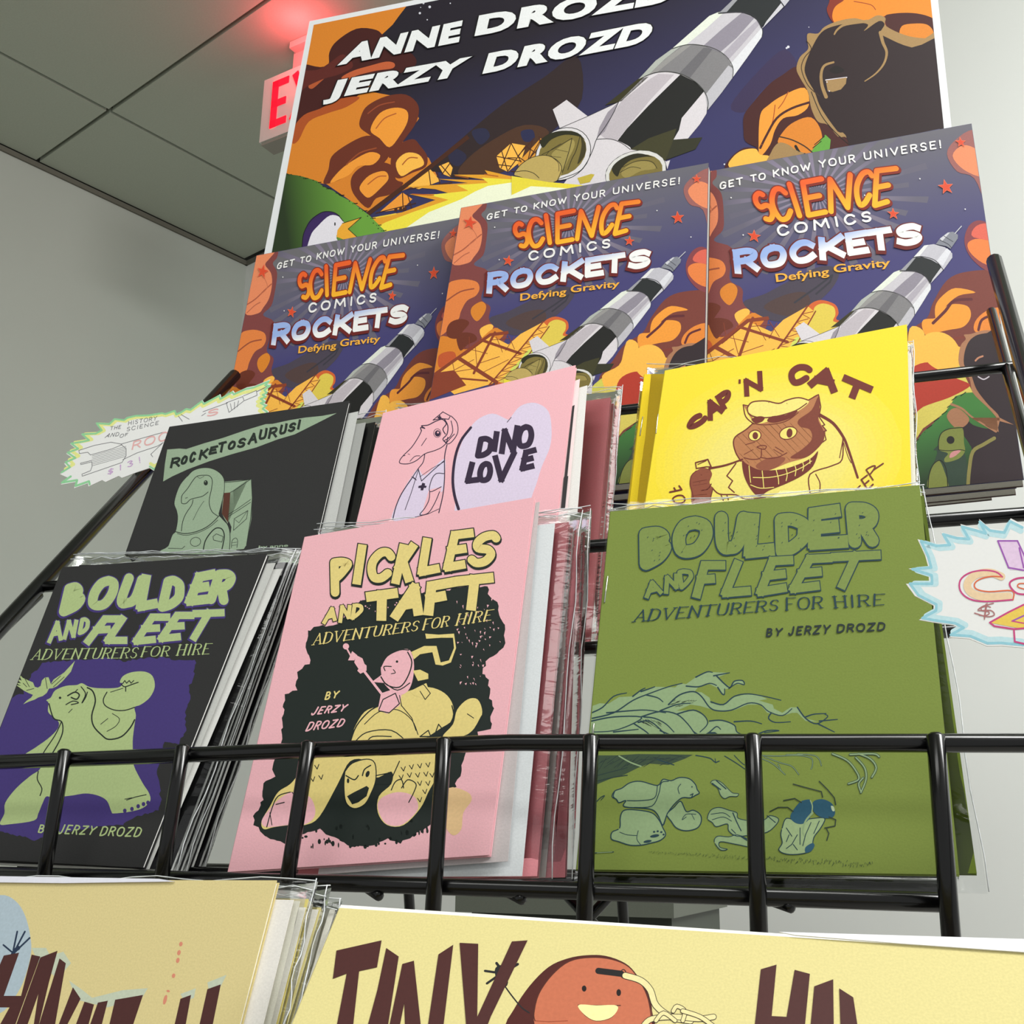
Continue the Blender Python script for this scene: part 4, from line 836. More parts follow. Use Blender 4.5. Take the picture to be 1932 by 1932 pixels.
# ---- space dinosaur
MG, MK = (146, 166, 140), (34, 42, 36)
a = Art().fr(*G1)
a.poly('292,495 380,488 430,492 560,450 700,410 860,355 1010,310 1060,308 1180,282 1300,262 1420,250 1527,230 1440,275 1300,345 1220,385 1100,420 940,480 760,530 600,580 440,640 330,690 262,728 275,600', MG)
a.sm('440,690 480,650 540,630 610,632 670,662 705,710 708,790 690,880 668,965 690,1000 740,1060 760,1160 760,1250 260,1250 300,1200 330,1120 355,1090 370,1000 362,940 345,890 360,820 390,750', MG)
a.poly('705,730 880,715 908,712 912,850 905,1000 870,1190 850,1220 740,1230 760,1060 735,1000 700,960 705,815 750,810 735,1020 730,1040 690,960', MG).poly('705,812 752,808 735,1030 690,962', (84, 48, 36))
a.L().line('440,690 480,650 540,630 610,632 670,662 705,710 708,790 690,880 668,965', 4, MK, 1).line('395,875 400,830 440,780 480,720 510,690 560,683 600,688 620,720 615,780 600,850 600,900 620,950 660,980', 5, MK, 1).line('395,875 400,888 430,888 460,860 500,848 550,835 590,805', 5, MK, 1).line('480,862 470,900 430,960 405,1020 395,1090', 5, MK, 1).line('560,870 520,930 480,1010', 3, MK, 1).line('510,690 530,705 560,690', 3, MK, 1)
a.line('355,1095 420,1108 500,1095 580,1060 640,1010 680,965', 6, MK, 1).line('365,1108 430,1120 520,1100 600,1060 660,1010', 4, MK, 1).dot(573, 738, 15, MK, 19).dot(570, 730, 4, MG).line('425,850 440,845', 4, MK)
a.ring(498, 1168, 38, 4, MK, 32, -15).line('555,1225 570,1160 610,1100 650,1068 690,1075 708,1120 700,1180 690,1225', 8, MK, 1).line('625,1130 650,1110 700,1130 690,1170 630,1155 625,1130', 4, MK).line('680,965 720,1020 745,1080 750,1150 745,1225', 5, MK, 1)
a.line('710,735 800,728 905,712 912,850 900,1000 870,1190', 5, MK).line('752,808 800,780 900,712', 4, MK).line('735,970 800,930 900,860', 4, MK).line('735,985 800,945 900,880', 4, MK).line('780,1000 880,940 870,1000 775,1085 780,1000', 4, MK).line('785,1005 815,1030 875,945', 3, MK).line('760,1210 765,1160 790,1140 805,1160 800,1210', 4, MK, 1).line('765,1175 800,1170', 3, MK).line('765,1195 800,1190', 3, MK)
a.line('300,1215 400,1218 420,1200', 4, MK)
a.part = 'title_lettering'
rk_ = 'ROCKETOSAURUS!'; xs_ = [(316, 372), (392, 425), (455, 485), (525, 575), (598, 645), (660, 705), (735, 775), (805, 850), (885, 935), (960, 1005), (1030, 1080), (1110, 1150), (1175, 1215), (1240, 1250)]
ys_ = [(622, 560), (600, 548), (585, 520), (562, 500), (525, 478), (512, 448), (492, 440), (478, 420), (450, 382), (418, 352), (408, 340), (380, 318), (362, 308), (345, 285)]
for ch, (x0, x1), (yb, yt) in zip(rk_, xs_, ys_): a.glyph(ch, ((x0+1, yb+2), (x1+3, yb-9), (x1+13, yt-6), (x0+15, yt+5)), 18, MK, sq=True)
a.part = 'author_lettering'; a.font('by anne', ((955, 1224), (1172, 1210), (1174, 1182), (960, 1196)), MG, off=.02)
a.emit(sRS)
# ---- nurse dinosaur
LV, PL = (214, 200, 222), (48, 34, 58)
a = Art().fr(*G2); a.part = 'cover_print'
a.sm('700,700 720,600 760,500 830,400 930,355 1020,390 1040,380 1100,310 1190,290 1270,340 1290,450 1280,560 1230,680 1180,830 1100,960 740,1040 705,850', LV)
a.sm('480,690 520,730 620,640 645,640 640,740 625,830 550,830 545,900 500,970 420,1000 320,1000 350,900 400,800 440,740', LV)
a.poly('545,820 620,800 600,960 500,975 520,900', PINK)
a.L().line('800,440 740,520 705,620 690,750 700,850 725,935', 15, PL, 1, w2=18).line('725,540 745,500', 5, PL)
a.line('500,460 480,500 440,560 390,610 368,640 372,658 420,660 470,640 520,600 580,580 630,555 680,500 700,480', 5, PL, 1).line('500,460 495,440 520,445 500,430 540,425 580,405 620,390 640,400 650,420 630,450 645,480', 6, PL, 1).line('570,395 630,345 675,370 665,390 620,385 570,395', 5, PL).line('680,370 715,410 720,470 690,520 660,540 640,520 670,500 690,460 680,400', 5, PL, 1).line('640,390 660,430 655,480 630,510 650,530 660,500', 6, PL, 1)
a.dot(598, 476, 17, PL, 19).dot(600, 470, 6, PINK).ring(596, 474, 22, 3, PL, 26).line('500,550 530,505', 4, PL).line('430,645 460,615 490,612', 4, PL, 1).line('390,612 400,610', 4, PL).line('418,600 428,604', 3, PL)
a.line('520,600 510,650 480,690 440,750', 5, PL, 1).line('655,545 640,620 640,740 630,850 605,958', 6, PL, 1).line('480,690 500,765 570,700 640,640', 5, PL).line('490,740 560,690 635,650', 3, PL).line('440,740 470,760 450,740', 4, PL).line('440,750 380,840 345,920 325,1000', 6, PL, 1).line('480,700 440,830 400,940', 4, PL).line('635,720 590,720 560,760 550,830 620,800', 5, PL, 1).line('550,830 545,880 520,930 490,970 540,960 580,900 610,830', 5, PL, 1).line('460,985 540,965 605,935', 4, PL)
a.poly('482,795 500,790 505,775 522,780 520,792 532,796 526,808 515,806 510,822 494,822 496,808 480,808', PL).poly('598,375 606,372 608,365 616,367 614,374 622,376 619,384 611,384 608,390 602,388 603,383 596,382', PL)
a.line('1045,378 1020,408', 4, PL)
a.part = 'title_lettering'
for ch, q in [('D', ((838, 612), (915, 600), (928, 505), (858, 512))), ('I', ((935, 572), (950, 570), (962, 478), (950, 480))), ('N', ((985, 585), (1060, 580), (1085, 442), (1002, 462))), ('O', ((1085, 560), (1165, 545), (1170, 432), (1098, 440))),
              ('L', ((778, 765), (835, 758), (830, 665), (805, 665))), ('O', ((850, 765), (915, 755), (920, 655), (862, 665))), ('V', ((950, 765), (1020, 750), (1060, 600), (950, 625))), ('E', ((1110, 690), (1172, 675), (1185, 578), (1132, 592)))]:
    a.glyph(ch, q, 36, PL, sq=ch in 'LVENI')
a.emit(sDL)
# dark artwork on the inner leaf beside it, and its clip
# ---- cat with a pipe
CB, YF = (108, 42, 32), (232, 216, 112)
a = Art().fr(*G3); a.part = 'cover_print'
gy = a.gr((238, 214, 56), (232, 220, 130), (900, 250), (900, 900))
YC = [(238, 214, 58), (237, 214, 66), (236, 214, 74), (235, 215, 83), (234, 215, 92), (233, 216, 101), (232, 216, 108), (232, 216, 112)]
for k, cc_ in enumerate(YC): a.L().dot(1060, 860, 760-k*52, cc_, 560-k*46, -10)
# body, coat and bag strap
a.L().line('1310,590 1390,640 1450,720 1480,790 1540,970', 20, CB, 1, w2=14).line('1450,730 1445,860 1380,900 1250,950 1250,1060', 8, CB, 1).line('1450,740 1430,850', 6, CB).line('1285,950 1310,1000 1310,1050', 7, CB, 1).line('800,885 745,960 780,990 755,1030 790,1060', 8, CB).line('655,1030 700,1070 800,1075 860,1100 980,1090', 8, CB, 1).line('1455,760 1480,840 1500,880', 5, CB, 1)
# head
HD = (176, 116, 74)
a.L().sm('905,640 860,680 800,720 785,760 800,820 830,870 880,900 950,930 1020,920 1120,880 1220,850 1290,800 1330,740 1345,690 1320,650 1300,590 1312,520 1300,465 1240,500 1170,560 1080,600 960,640', HD).poly('845,528 870,540 900,600 910,640 880,590', HD)
for k in range(-12, 26):                      # halftone hatching of the fur
    x0, y0 = 800+k*22, 640; P = [(x0, y0), (x0+260, y0+270)]; Q = [(x0+260, y0), (x0, y0+270)]
    for L_ in (P, Q):
        c1_ = clip([(L_[0][0]-2, L_[0][1]), (L_[0][0]+2, L_[0][1]), (L_[1][0]+2, L_[1][1]), (L_[1][0]-2, L_[1][1])], [(800, 725), (905, 650), (1080, 612), (1190, 570), (1290, 640), (1335, 700), (1280, 800), (1120, 870), (950, 915), (830, 860)])
        if c1_: a.poly(c1_, (130, 66, 46))
a.L().sm('1180,620 1260,560 1300,480 1310,560 1300,620 1330,680 1335,740 1290,800 1220,850 1130,850 1200,800 1260,740 1250,680 1190,660', (122, 58, 42)).sm('920,900 1000,850 1100,850 1060,900 980,930', (140, 78, 54))
a.line('905,640 860,680 800,720 785,760 800,820 830,870', 8, CB, 1).line('1170,560 1240,500 1302,466 1316,540 1305,600 1340,650 1325,655 1350,685 1335,690 1348,740 1320,760', 7, CB, 0).line('845,528 860,600 910,645', 7, CB, 1).line('845,528 895,540 880,560', 6, CB, 1)
a.L().ellip(915, 715, 38, 32, -15, YF) if hasattr(a, 'ellip') else a.dot(915, 715, 38, YF, 32, -15)
a.dot(1118, 700, 54, YF, 36, -18).ring(915, 715, 38, 6, CB, 32, -15).ring(1118, 700, 54, 6, CB, 36, -18)
a.L().dot(918, 716, 17, CB, 22).dot(1126, 700, 18, CB, 28, 5).line('928,785 955,775 985,780 975,798 950,795 928,785', 6, CB, 1).line('955,795 950,850 900,860 850,850', 6, CB, 1).line('952,848 1000,855 1060,845 1110,820', 6, CB, 1).line('860,770 915,755', 5, CB).line('850,830 905,800', 4, CB).line('1040,785 1090,815', 5, CB).line('1030,800 1080,830', 4, CB)
# cap
a.L().sm('870,545 900,515 980,505 1060,520 1110,500 1180,485 1240,500 1230,530 1160,575 1060,600 960,605 900,590 870,565', (234, 218, 120)).line('870,545 900,512 980,505 1060,520 1110,500 1180,485 1240,500', 8, CB, 1).line('870,545 880,585 940,605 1040,600 1160,565 1230,520', 7, CB, 1).line('1000,515 1060,528 1110,520', 5, CB, 1)
a.L().sm('895,615 940,598 975,605 960,630 920,640', CB).sm('990,622 1020,598 1100,590 1165,562 1170,575 1130,610 1050,635 1010,635', CB).line('900,640 980,650 1100,630 1180,575', 5, CB, 1)
# scarf
a.L().sm('838,870 870,890 950,925 1080,920 1180,890 1260,850 1300,810 1270,900 1200,960 1100,1010 1000,1050 940,1085 890,1040 850,960', CB)
for s_ in ('880,900 885,960 890,1000', '960,930 965,980 970,1035', '1045,925 1058,975 1060,1010', '1100,905 1112,950 1105,990', '1155,890 1165,920 1160,960', '1205,875 1212,905 1205,930', '1250,850 1250,885', '905,970 1000,970 1100,950 1200,910 1260,870', '890,1015 950,1035 1030,1030'): a.L().line(s_, 5, YF, 1).L(-1)
# pipe and paw
a.L().line('640,915 740,895 840,860', 14, CB, 1, w2=10).line('555,880 630,860 650,905 640,930', 8, CB).line('555,880 560,915 620,905 650,905', 7, CB).line('570,890 620,868', 5, CB)
a.L().sm('560,930 600,912 645,930 655,955 640,1000 660,1040 650,1080 640,1140 540,1140 530,1060 522,1000 535,955', (136, 72, 50)).line('560,930 530,960 522,1010 535,1060 545,1110', 6, CB, 1).line('600,912 645,930 640,970 610,980 590,955', 7, CB, 1).line('640,985 600,1010 580,1000', 6, CB, 1).line('650,1010 630,1040 590,1050', 7, CB, 1).line('660,1040 650,1080 640,1120', 6, CB, 1)
for k in range(8): a.line([(540, 960+k*20), (625, 940+k*22)], 3, CB)
a.line('710,1075 725,1110', 6, CB).line('745,1075 755,1105', 6, CB)
a.part = 'title_lettering'
for ch, q, w_ in [('C', ((530, 670), (625, 612), (575, 585), (508, 650)), 33), ('A', ((645, 610), (712, 565), (665, 492), (622, 530)), 32), ('P', ((725, 545), (760, 525), (755, 440), (690, 485)), 33), ("'", ((820, 425), (835, 420), (832, 375), (815, 385)), 13),
                  ('N', ((862, 465), (955, 430), (950, 335), (858, 385)), 31)]: a.glyph(ch, q, w_, CB, sq=ch != 'C')
a.part = 'title_lettering#2'
for ch, q, w_ in [('C', ((1135, 400), (1225, 380), (1260, 300), (1140, 300)), 39), ('A', ((1262, 400), (1392, 435), (1425, 335), (1275, 318)), 45), ('T', ((1455, 440), (1570, 500), (1610, 430), (1470, 370)), 44)]: a.glyph(ch, q, w_, CB, sq=ch != 'C')
a.part = 'motto_lettering'
for ch, q, w_ in [('F', ((400, 1060), (388, 1035), (455, 1020), (472, 1045)), 10), ('O', ((430, 1130), (410, 1090), (480, 1070), (500, 1120)), 9)]: a.glyph(ch, q, w_, CB)
a.part = 'motto_lettering#2'
for ch, q, w_ in [('T', ((1560, 1085), (1580, 1062), (1555, 1020), (1530, 1045)), 9), ('E', ((1600, 1045), (1635, 1010), (1600, 955), (1560, 985)), 10), ('R', ((1630, 990), (1695, 885), (1625, 900), (1590, 925)), 9)]: a.glyph(ch, q, w_, CB)
a.emit(sCC)
# ---- bear on violet
VI, BG = (66, 52, 116), (172, 190, 132)
a = Art().fr(*K1); a.part = 'cover_print'
random.seed(3)
def ragged(s, j, k=3):
    P = pts(s); out = []
    for i in range(len(P)):
        (x0, y0), (x1, y1) = P[i], P[(i+1) % len(P)]; n = max(1, int(math.hypot(x1-x0, y1-y0)/(j*2.2)))
        for t in range(n): out.append((x0+(x1-x0)*t/n+random.uniform(-j, j), y0+(y1-y0)*t/n+random.uniform(-j, j)*.8))
    return out
a.poly(ragged('240,655 420,640 620,625 700,650 760,635 900,625 1000,640 1095,640 1090,720 1060,800 1070,860 1040,920 1040,1040 1000,1110 920,1100 910,1150 880,1250 890,1340 905,1420 890,1480 760,1520 700,1560 560,1575 380,1600 200,1650 0,1600 -200,1620 -200,880 0,880 60,850 130,830 180,720', 7), VI)
a.L().poly(ragged('120,400 500,180 560,170 700,190 900,180 1100,170 1300,150 1330,200 1270,320 1180,345 1000,380 880,400 520,440 400,430 260,540 240,520', 6), (60, 50, 92)) if False else None
a.L().sm('330,990 300,960 270,930 272,880 260,865 285,850 310,810 370,785 430,780 460,770 500,790 560,798 660,795 690,770 672,765 690,730 740,708 810,705 855,730 868,790 840,850 790,890 755,905 762,950 755,1000 745,1080 745,1150 750,1230 800,1330 835,1385 842,1430 800,1470 730,1490 640,1500 625,1490 600,1430 550,1400 480,1388 400,1400 300,1410 260,1405 240,1440 215,1500 190,1540 60,1560 0,1560 25,1500 30,1440 90,1360 170,1290 225,1250 240,1175 130,1180 200,1130 270,1080 320,1030', BG)
a.poly('130,888 150,868 175,850 185,835 160,825 135,812 118,800 90,780 120,785 88,768 118,770 92,745 122,755 100,712 128,740 160,755 185,765 195,790 212,795 228,785 235,755 252,738 272,736 278,752 285,775 300,750 340,722 325,735 372,700 350,720 420,645 398,705 372,735 350,760 318,788 295,798 275,800 262,825 240,842 215,850 195,862 165,872', BG)
a.L().line('275,885 300,965 345,985 352,1040 330,1100 290,1170', 7, MK, 1).line('345,985 310,1060 250,1150 240,1175', 6, MK, 1).line('490,795 520,815 535,870 515,950 525,1010 570,1060 610,1085 680,1070 730,1020 755,975', 8, MK, 1).line('600,820 580,860 590,895 640,920 700,922 755,905', 6, MK, 1).line('620,820 690,798', 4, MK).line('630,940 670,970 650,1010 600,1040', 4, MK, 1).line('565,1000 605,968', 4, MK)
a.line('380,840 420,820 445,835 430,860 400,850', 8, MK, 1).line('370,890 410,870 440,880 400,890', 6, MK, 1).line('455,790 480,830 460,880 480,850 490,820', 6, MK, 1).dot(337, 852, 7, MK).line('385,935 405,915', 4, MK).line('420,820 435,805', 5, MK)
a.line('680,775 700,790 745,775 775,765', 6, MK, 1).line('705,790 705,815', 6, MK).line('690,770 700,755 710,770 725,755 735,770 750,755', 5, MK).line('215,1265 210,1310 235,1360 225,1400', 6, MK, 1).line('710,1425 760,1408 820,1395', 5, MK).line('700,1420 740,1412', 4, MK)
for x, y in ((700, 1485), (740, 1475), (775, 1460), (805, 1448), (830, 1440)): a.dot(x, y, 10, VI, 12)
for s_ in ('130,770 150,790', '140,745 165,790', '300,790 360,735', '290,775 340,730', '255,740 265,800', '150,810 190,800'): a.line(s_, 4, (70, 76, 60))
a.part = 'title_lettering'
def bold(t_, qs, w, fill, out=None, ow=0, dx=-5, dy=6):
    if out:
        for ch, q in zip(t_, qs): a.glyph(ch, [(x+dx, y+dy) for x, y in q], w+ow, out, sq=ch in 'LTEFNIAK'); a.glyph(ch, q, w+ow*.8, out, sq=ch in 'LTEFNIAK')
        a.L()
    for ch, q in zip(t_, qs): a.glyph(ch, q, w, fill, sq=ch in 'LTEFNIAK')
a.L()
bo = [('B', ((352, 372), (455, 320), (450, 225), (385, 240))), ('O', ((500, 335), (600, 335), (660, 195), (560, 195))), ('U', ((665, 330), (760, 310), (800, 190), (720, 180))), ('L', ((785, 340), (865, 325), (870, 195), (815, 185))),
      ('D', ((905, 345), (1010, 310), (1010, 190), (940, 200))), ('E', ((1060, 310), (1150, 300), (1190, 160), (1115, 175))), ('R', ((1180, 300), (1255, 305), (1310, 160), (1225, 160)))]
bold(''.join(c for c, _ in bo), [q for _, q in bo], 54, BG, VI, 12)
fl_ = [('A', ((278, 535), (340, 520), (335, 430), (310, 430))), ('N', ((360, 515), (415, 505), (430, 425), (385, 425))), ('D', ((445, 490), (490, 470), (495, 410), (460, 415))), ('F', ((490, 535), (580, 525), (665, 410), (585, 410))), ('L', ((600, 530), (700, 530), (715, 420), (685, 410))),
      ('E', ((760, 535), (860, 525), (940, 400), (850, 400))), ('E', ((900, 520), (1000, 510), (1075, 390), (990, 390))), ('T', ((1060, 515), (1120, 510), (1240, 375), (1100, 380)))]
bold('AND', [q for _, q in fl_[:3]], 24, BG, VI, 10); bold('FLEET', [q for _, q in fl_[3:]], 42, BG, VI, 12)
a.part = 'subtitle_lettering'; a.L().word('ADVENTURERS', ((178, 638), (762, 628), (782, 570), (205, 582)), 8, BG, .3, serif=True).word('FOR', ((792, 622), (940, 617), (957, 563), (812, 566)), 8, BG, .3, serif=True).word('HIRE', ((992, 614), (1168, 606), (1188, 548), (1010, 555)), 8, BG, .35, serif=True)
a.part = 'author_lettering'; a.word('BY', ((215, 1605), (285, 1612), (300, 1572), (228, 1566)), 8, BG, .5).word('JERZY', ((325, 1612), (520, 1618), (545, 1575), (345, 1565)), 8, BG, .4, jig=1).word('DROZD', ((560, 1622), (780, 1630), (800, 1582), (578, 1575)), 8, BG, .4, jig=1)
a.emit(sBB)
# ---- beast rider on black ink
INK, CR = (22, 32, 28), (224, 204, 128)
a = Art().fr(*K2); a.part = 'cover_print'
a.poly(ragged('690,540 760,520 1100,500 1180,480 1290,480 1300,540 1340,560 1350,620 1375,690 1375,760 1350,800 1290,830 1260,900 1300,940 1290,1020 1315,1060 1300,1170 1240,1190 1240,1240 1180,1290 1150,1400 1130,1460 1080,1480 1050,1560 1010,1640 940,1680 860,1730 800,1710 700,1750 620,1740 540,1700 470,1660 400,1680 300,1730 200,1690 155,1640 155,1580 200,1520 200,1440 250,1400 240,1350 270,1280 290,1200 290,1120 300,1010 360,980 360,900 430,840 410,780 410,700 450,680 560,660', 8), INK)
for k in range(120):
    x, y = random.uniform(1130, 1380), random.uniform(540, 960)
    if random.random() < .6: a.L().poly([(x, y), (x+random.uniform(3, 12), y+random.uniform(-5, 3)), (x+random.uniform(2, 8), y+random.uniform(5, 16))], PINK).L(-1)
for k in range(90):
    x = random.uniform(380, 1040); y = 1690+random.uniform(-50, 60)-(60 if x > 850 else 0); a.dot(x, y, random.uniform(3, 9), INK, random.uniform(4, 14))
for k in range(30): a.L().dot(random.uniform(560, 850), random.uniform(490, 620), random.uniform(1, 4), PINK).L(-1)
PK = PINK
a.L(2).sm('1100,1460 1190,1480 1210,1520 1170,1580 1160,1660 1120,1690 1080,1640 1080,1560', (226, 190, 140))
# shelled beast
a.L().sm('620,1235 640,1170 690,1090 760,1060 800,1030 900,990 1000,970 1080,1000 1120,1060 1115,1130 1060,1170 1000,1210 960,1240 1050,1300 1040,1400 1000,1480 960,1560 880,1640 800,1640 755,1580 760,1500 820,1440 820,1380 740,1410 700,1330 620,1330 560,1440 470,1600 400,1640 330,1640 250,1650 200,1660 190,1620 230,1550 270,1480 330,1440 380,1380 440,1320 520,1300 540,1250', CR)
a.sm('1070,1210 1120,1150 1140,1080 1190,1030 1240,1030 1262,1090 1240,1150 1190,1200 1130,1220', CR)
a.L().sm('215,1650 190,1620 230,1560 280,1510 340,1480 420,1500 450,1560 440,1610 390,1640 320,1640', PK).sm('755,1560 770,1510 850,1480 930,1500 950,1560 900,1620 850,1645 790,1630', PK)
a.sm('595,1380 630,1340 700,1320 740,1340 745,1420 720,1490 690,1540 640,1560 600,1530 590,1450', CR)
a.L().line('620,1240 650,1160 710,1090 760,1060', 6, INK, 1).line('690,1150 760,1090 850,1080 920,1130 950,1200', 4, INK, 1).line('640,1240 700,1190 820,1180 900,1240', 5, INK, 1).line('700,1240 730,1210 820,1210', 5, INK, 1).line('870,1060 920,1120 940,1180', 4, INK).line('1115,1060 1120,1120 1060,1200 960,1210', 6, INK, 1).line('960,1210 1000,1180 1020,1230 1050,1150 1080,1190', 5, INK).line('1060,1215 1130,1220 1210,1190 1260,1110', 6, INK, 1).line('1190,1100 1220,1120', 4, INK)
a.line('595,1380 630,1340 700,1320 740,1340 745,1420 720,1490 690,1540 640,1560 600,1530 590,1450 595,1380', 5, INK, 1).line('600,1400 640,1420 660,1400', 6, INK, 1).line('680,1400 690,1370 720,1350', 6, INK, 1).dot(705, 1392, 9, INK, 16, 20).dot(610, 1425, 6, INK, 12).poly('605,1500 640,1480 700,1450 712,1460 700,1500 660,1530 630,1540', INK).line('745,1400 820,1385', 5, INK).line('740,1440 810,1440 860,1330', 5, INK)
for x, y in ((880, 1360), (920, 1350), (960, 1345), (1000, 1340), (870, 1400), (910, 1390), (950, 1390), (990, 1385), (1020, 1390), (960, 1430), (1000, 1430), (985, 1470), (960, 1510), (460, 1350), (480, 1400), (440, 1410), (400, 1430), (380, 1470), (350, 1480)): a.line([(x-12, y), (x, y+18), (x+8, y-4)], 4, INK)
a.line('820,1470 840,1430 870,1420 880,1460', 5, INK, 1).line('870,1460 900,1420 940,1440 930,1480 905,1530', 5, INK, 1).line('330,1480 270,1500 240,1560 215,1650', 5, INK, 1).line('260,1540 300,1530', 5, INK).line('230,1580 240,1640', 4, INK)
# rider, lance and ribbon
a.L().sm('770,870 800,820 860,790 910,790 930,850 925,930 900,990 850,1010 810,980 780,940', PK).poly('725,945 780,905 790,950', PK).line('600,775 630,830', 8, PK).dot(600, 772, 15, PK).poly('610,840 630,795 655,815 640,840', PK).poly('640,850 650,815 680,830 695,870 660,880', PK).poly('655,890 680,850 700,865 700,890 670,905', PK).line('690,895 775,1005', 12, PK)
a.poly('915,800 980,770 1040,770 1060,850 1100,840 1125,780 1120,730 1060,730 990,735 985,710 1050,715 1125,710 1135,780 1110,850 1070,865 1035,860 1020,800 960,810 930,835', CR).poly('925,890 960,885 1000,905 1000,930 950,940', CR).poly('910,990 990,950 1010,1000 980,1025 930,1010', CR)
a.poly('770,1000 830,980 870,1010 860,1060 800,1100 755,1080', PK)
a.L().line('770,870 800,820 860,790 905,790', 5, INK, 1).line('770,920 800,960 860,970 900,920 920,850 900,800', 6, INK, 1).line('790,950 850,985 910,950', 5, INK, 1).dot(848, 846, 6, INK).line('790,890 785,870 820,870', 5, INK, 1).line('820,905 840,900 830,885', 4, INK, 1).line('760,1080 780,1030 840,1000 860,1050 810,1095 760,1085', 5, INK).line('860,1010 870,1060', 4, INK).line('930,940 980,960 1010,1000 985,1030 960,990', 4, INK)
a.part = 'title_lettering'; a.L()
pk = [('P', ((545, 515), (590, 420), (615, 360), (540, 365))), ('I', ((640, 455), (668, 448), (690, 295), (665, 298))), ('C', ((715, 440), (800, 440), (830, 310), (735, 320))), ('K', ((840, 450), (905, 440), (925, 290), (875, 295))), ('L', ((965, 410), (1040, 395), (1040, 260), (990, 265))),
      ('E', ((1090, 388), (1165, 375), (1205, 222), (1125, 232))), ('S', ((1200, 370), (1300, 360), (1345, 225), (1240, 245)))]
for ch, q in pk: a.glyph(ch, [(x+1, y+7) for x, y in q], 54, INK, sq=ch in 'LEIK'); a.glyph(ch, q, 52, INK, sq=ch in 'LEIK')
a.L()
for ch, q in pk: a.glyph(ch, q, 42, CR, sq=ch in 'LEIK')
ta = [('A', ((495, 655), (545, 640), (545, 590), (520, 590))), ('N', ((570, 650), (615, 630), (620, 580), (580, 580))), ('D', ((630, 635), (680, 600), (672, 570), (640, 575))), ('T', ((745, 630), (800, 620), (830, 515), (720, 530))), ('A', ((845, 620), (950, 600), (960, 485), (905, 490))), ('F', ((1000, 600), (1050, 590), (1120, 460), (1010, 480))), ('T', ((1190, 580), (1230, 570), (1295, 440), (1155, 455)))]
a.L()
for ch, q in ta[:3]: a.glyph(ch, q, 27, INK, sq=True)
for ch, q in ta[3:]: a.glyph(ch, q, 58, INK, sq=True)
a.L()
for ch, q in ta[:3]: a.glyph(ch, q, 19, CR, sq=True)
for ch, q in ta[3:]: a.glyph(ch, q, 48, CR, sq=True)
a.part = 'subtitle_lettering'; a.L().word('ADVENTURERS', ((440, 765), (945, 695), (960, 648), (455, 712)), 7.5, CR, .3, serif=True).word('FOR', ((974, 692), (1092, 674), (1107, 624), (988, 640)), 7.5, CR, .3, serif=True).word('HIRE', ((1135, 670), (1300, 645), (1316, 594), (1152, 615)), 7.5, CR, .35, serif=True)
a.part = 'author_lettering'; a.word('BY', ((498, 1030), (555, 1020), (568, 990), (508, 996)), 7, CR, .5).word('JERZY', ((430, 1105), (590, 1085), (610, 1055), (450, 1070)), 7, PINK, .4, jig=1).word('DROZD', ((405, 1182), (580, 1160), (600, 1125), (425, 1142)), 7, PINK, .4, jig=1)
a.emit(sPT)
# ---- bears and the dead tree on green
BT, PG, GG = (22, 56, 66), (138, 162, 118), (120, 138, 68)
a = Art().fr(*K4); a.part = 'cover_print'
a.poly('145,510 200,490 260,495 340,445 440,440 500,400 600,370 750,375 780,345 830,350 900,300 980,262 1060,265 1145,268 1060,300 1110,350 1150,370 1180,330 1240,325 1252,355 1180,350 1130,385 1105,390 1110,420 1090,420 1060,380 1000,350 920,370 890,405 940,410 1000,450 1010,490 1100,500 1160,450 1260,425 1360,430 1420,460 1360,470 1460,500 1470,530 1530,560 1590,520 1640,520 1700,600 1790,625 1700,620 1640,560 1600,560 1540,580 1470,570 1420,560 1370,500 1280,500 1180,540 1060,545 1000,530 930,510 860,500 760,545 880,540 960,580 990,640 1000,620 1100,615 1180,650 1200,700 1270,730 1300,760 150,760 120,740 135,600', PG)
a.poly('165,870 320,870 480,860 880,865 820,895 700,940 560,930 480,960 380,1010 280,1040 170,1085', (52, 72, 50))
br = ['145,600 300,560 440,470 560,420 700,370 800,345', '140,560 220,520 300,440 395,415', '500,405 560,385 600,370', '440,440 500,395 530,380', '540,430 620,450 660,480', '700,500 780,430 880,405 940,440 1000,520 1060,545 1160,540 1280,490 1370,500 1430,550 1530,580 1600,530', '1010,480 1100,500 1180,440 1280,422 1400,440 1520,468', '900,300 980,262 1020,265', '1030,290 1145,268', '1050,290 1110,350 1150,375 1180,330 1240,325 1252,355 1200,345 1140,385', '1060,375 1090,420 1108,425 1110,385', '830,365 920,370 1000,345 1050,360', '140,620 300,590 500,590 440,640 300,690 150,700', '500,590 640,550 760,570 840,640 900,720 940,745', '760,570 880,540 960,580 985,640 930,700', '1000,620 1090,615 1180,650 1200,700 1270,730', '940,740 1000,700 1050,660 1080,680', '480,630 560,620 640,680 700,745', '450,640 540,700 580,745', '640,690 760,740', '150,740 300,720 420,730', '1450,560 1430,600 1480,630 1590,625', '1640,520 1700,600 1780,640 1860,590 1840,570', '1700,590 1760,570 1850,565', '1790,640 1910,700', '1800,620 1932,608', '1180,625 1300,620 1380,640', '1330,725 1420,690 1505,690 1400,705', '250,560 420,545 540,540 680,560', '640,545 760,500 860,490', '520,590 600,600 680,640 740,700', '300,700 480,680']
a.L()
for s_ in br: a.line(s_, 11, BT, 1, w2=7)
for k in range(26):
    x = 170+k*26; y = 880+random.uniform(-8, 8); a.line([(x, y+(k % 3)*12), (x-60-k*2, y+70+random.uniform(-10, 60)-k*3)], 4, (30, 50, 44))
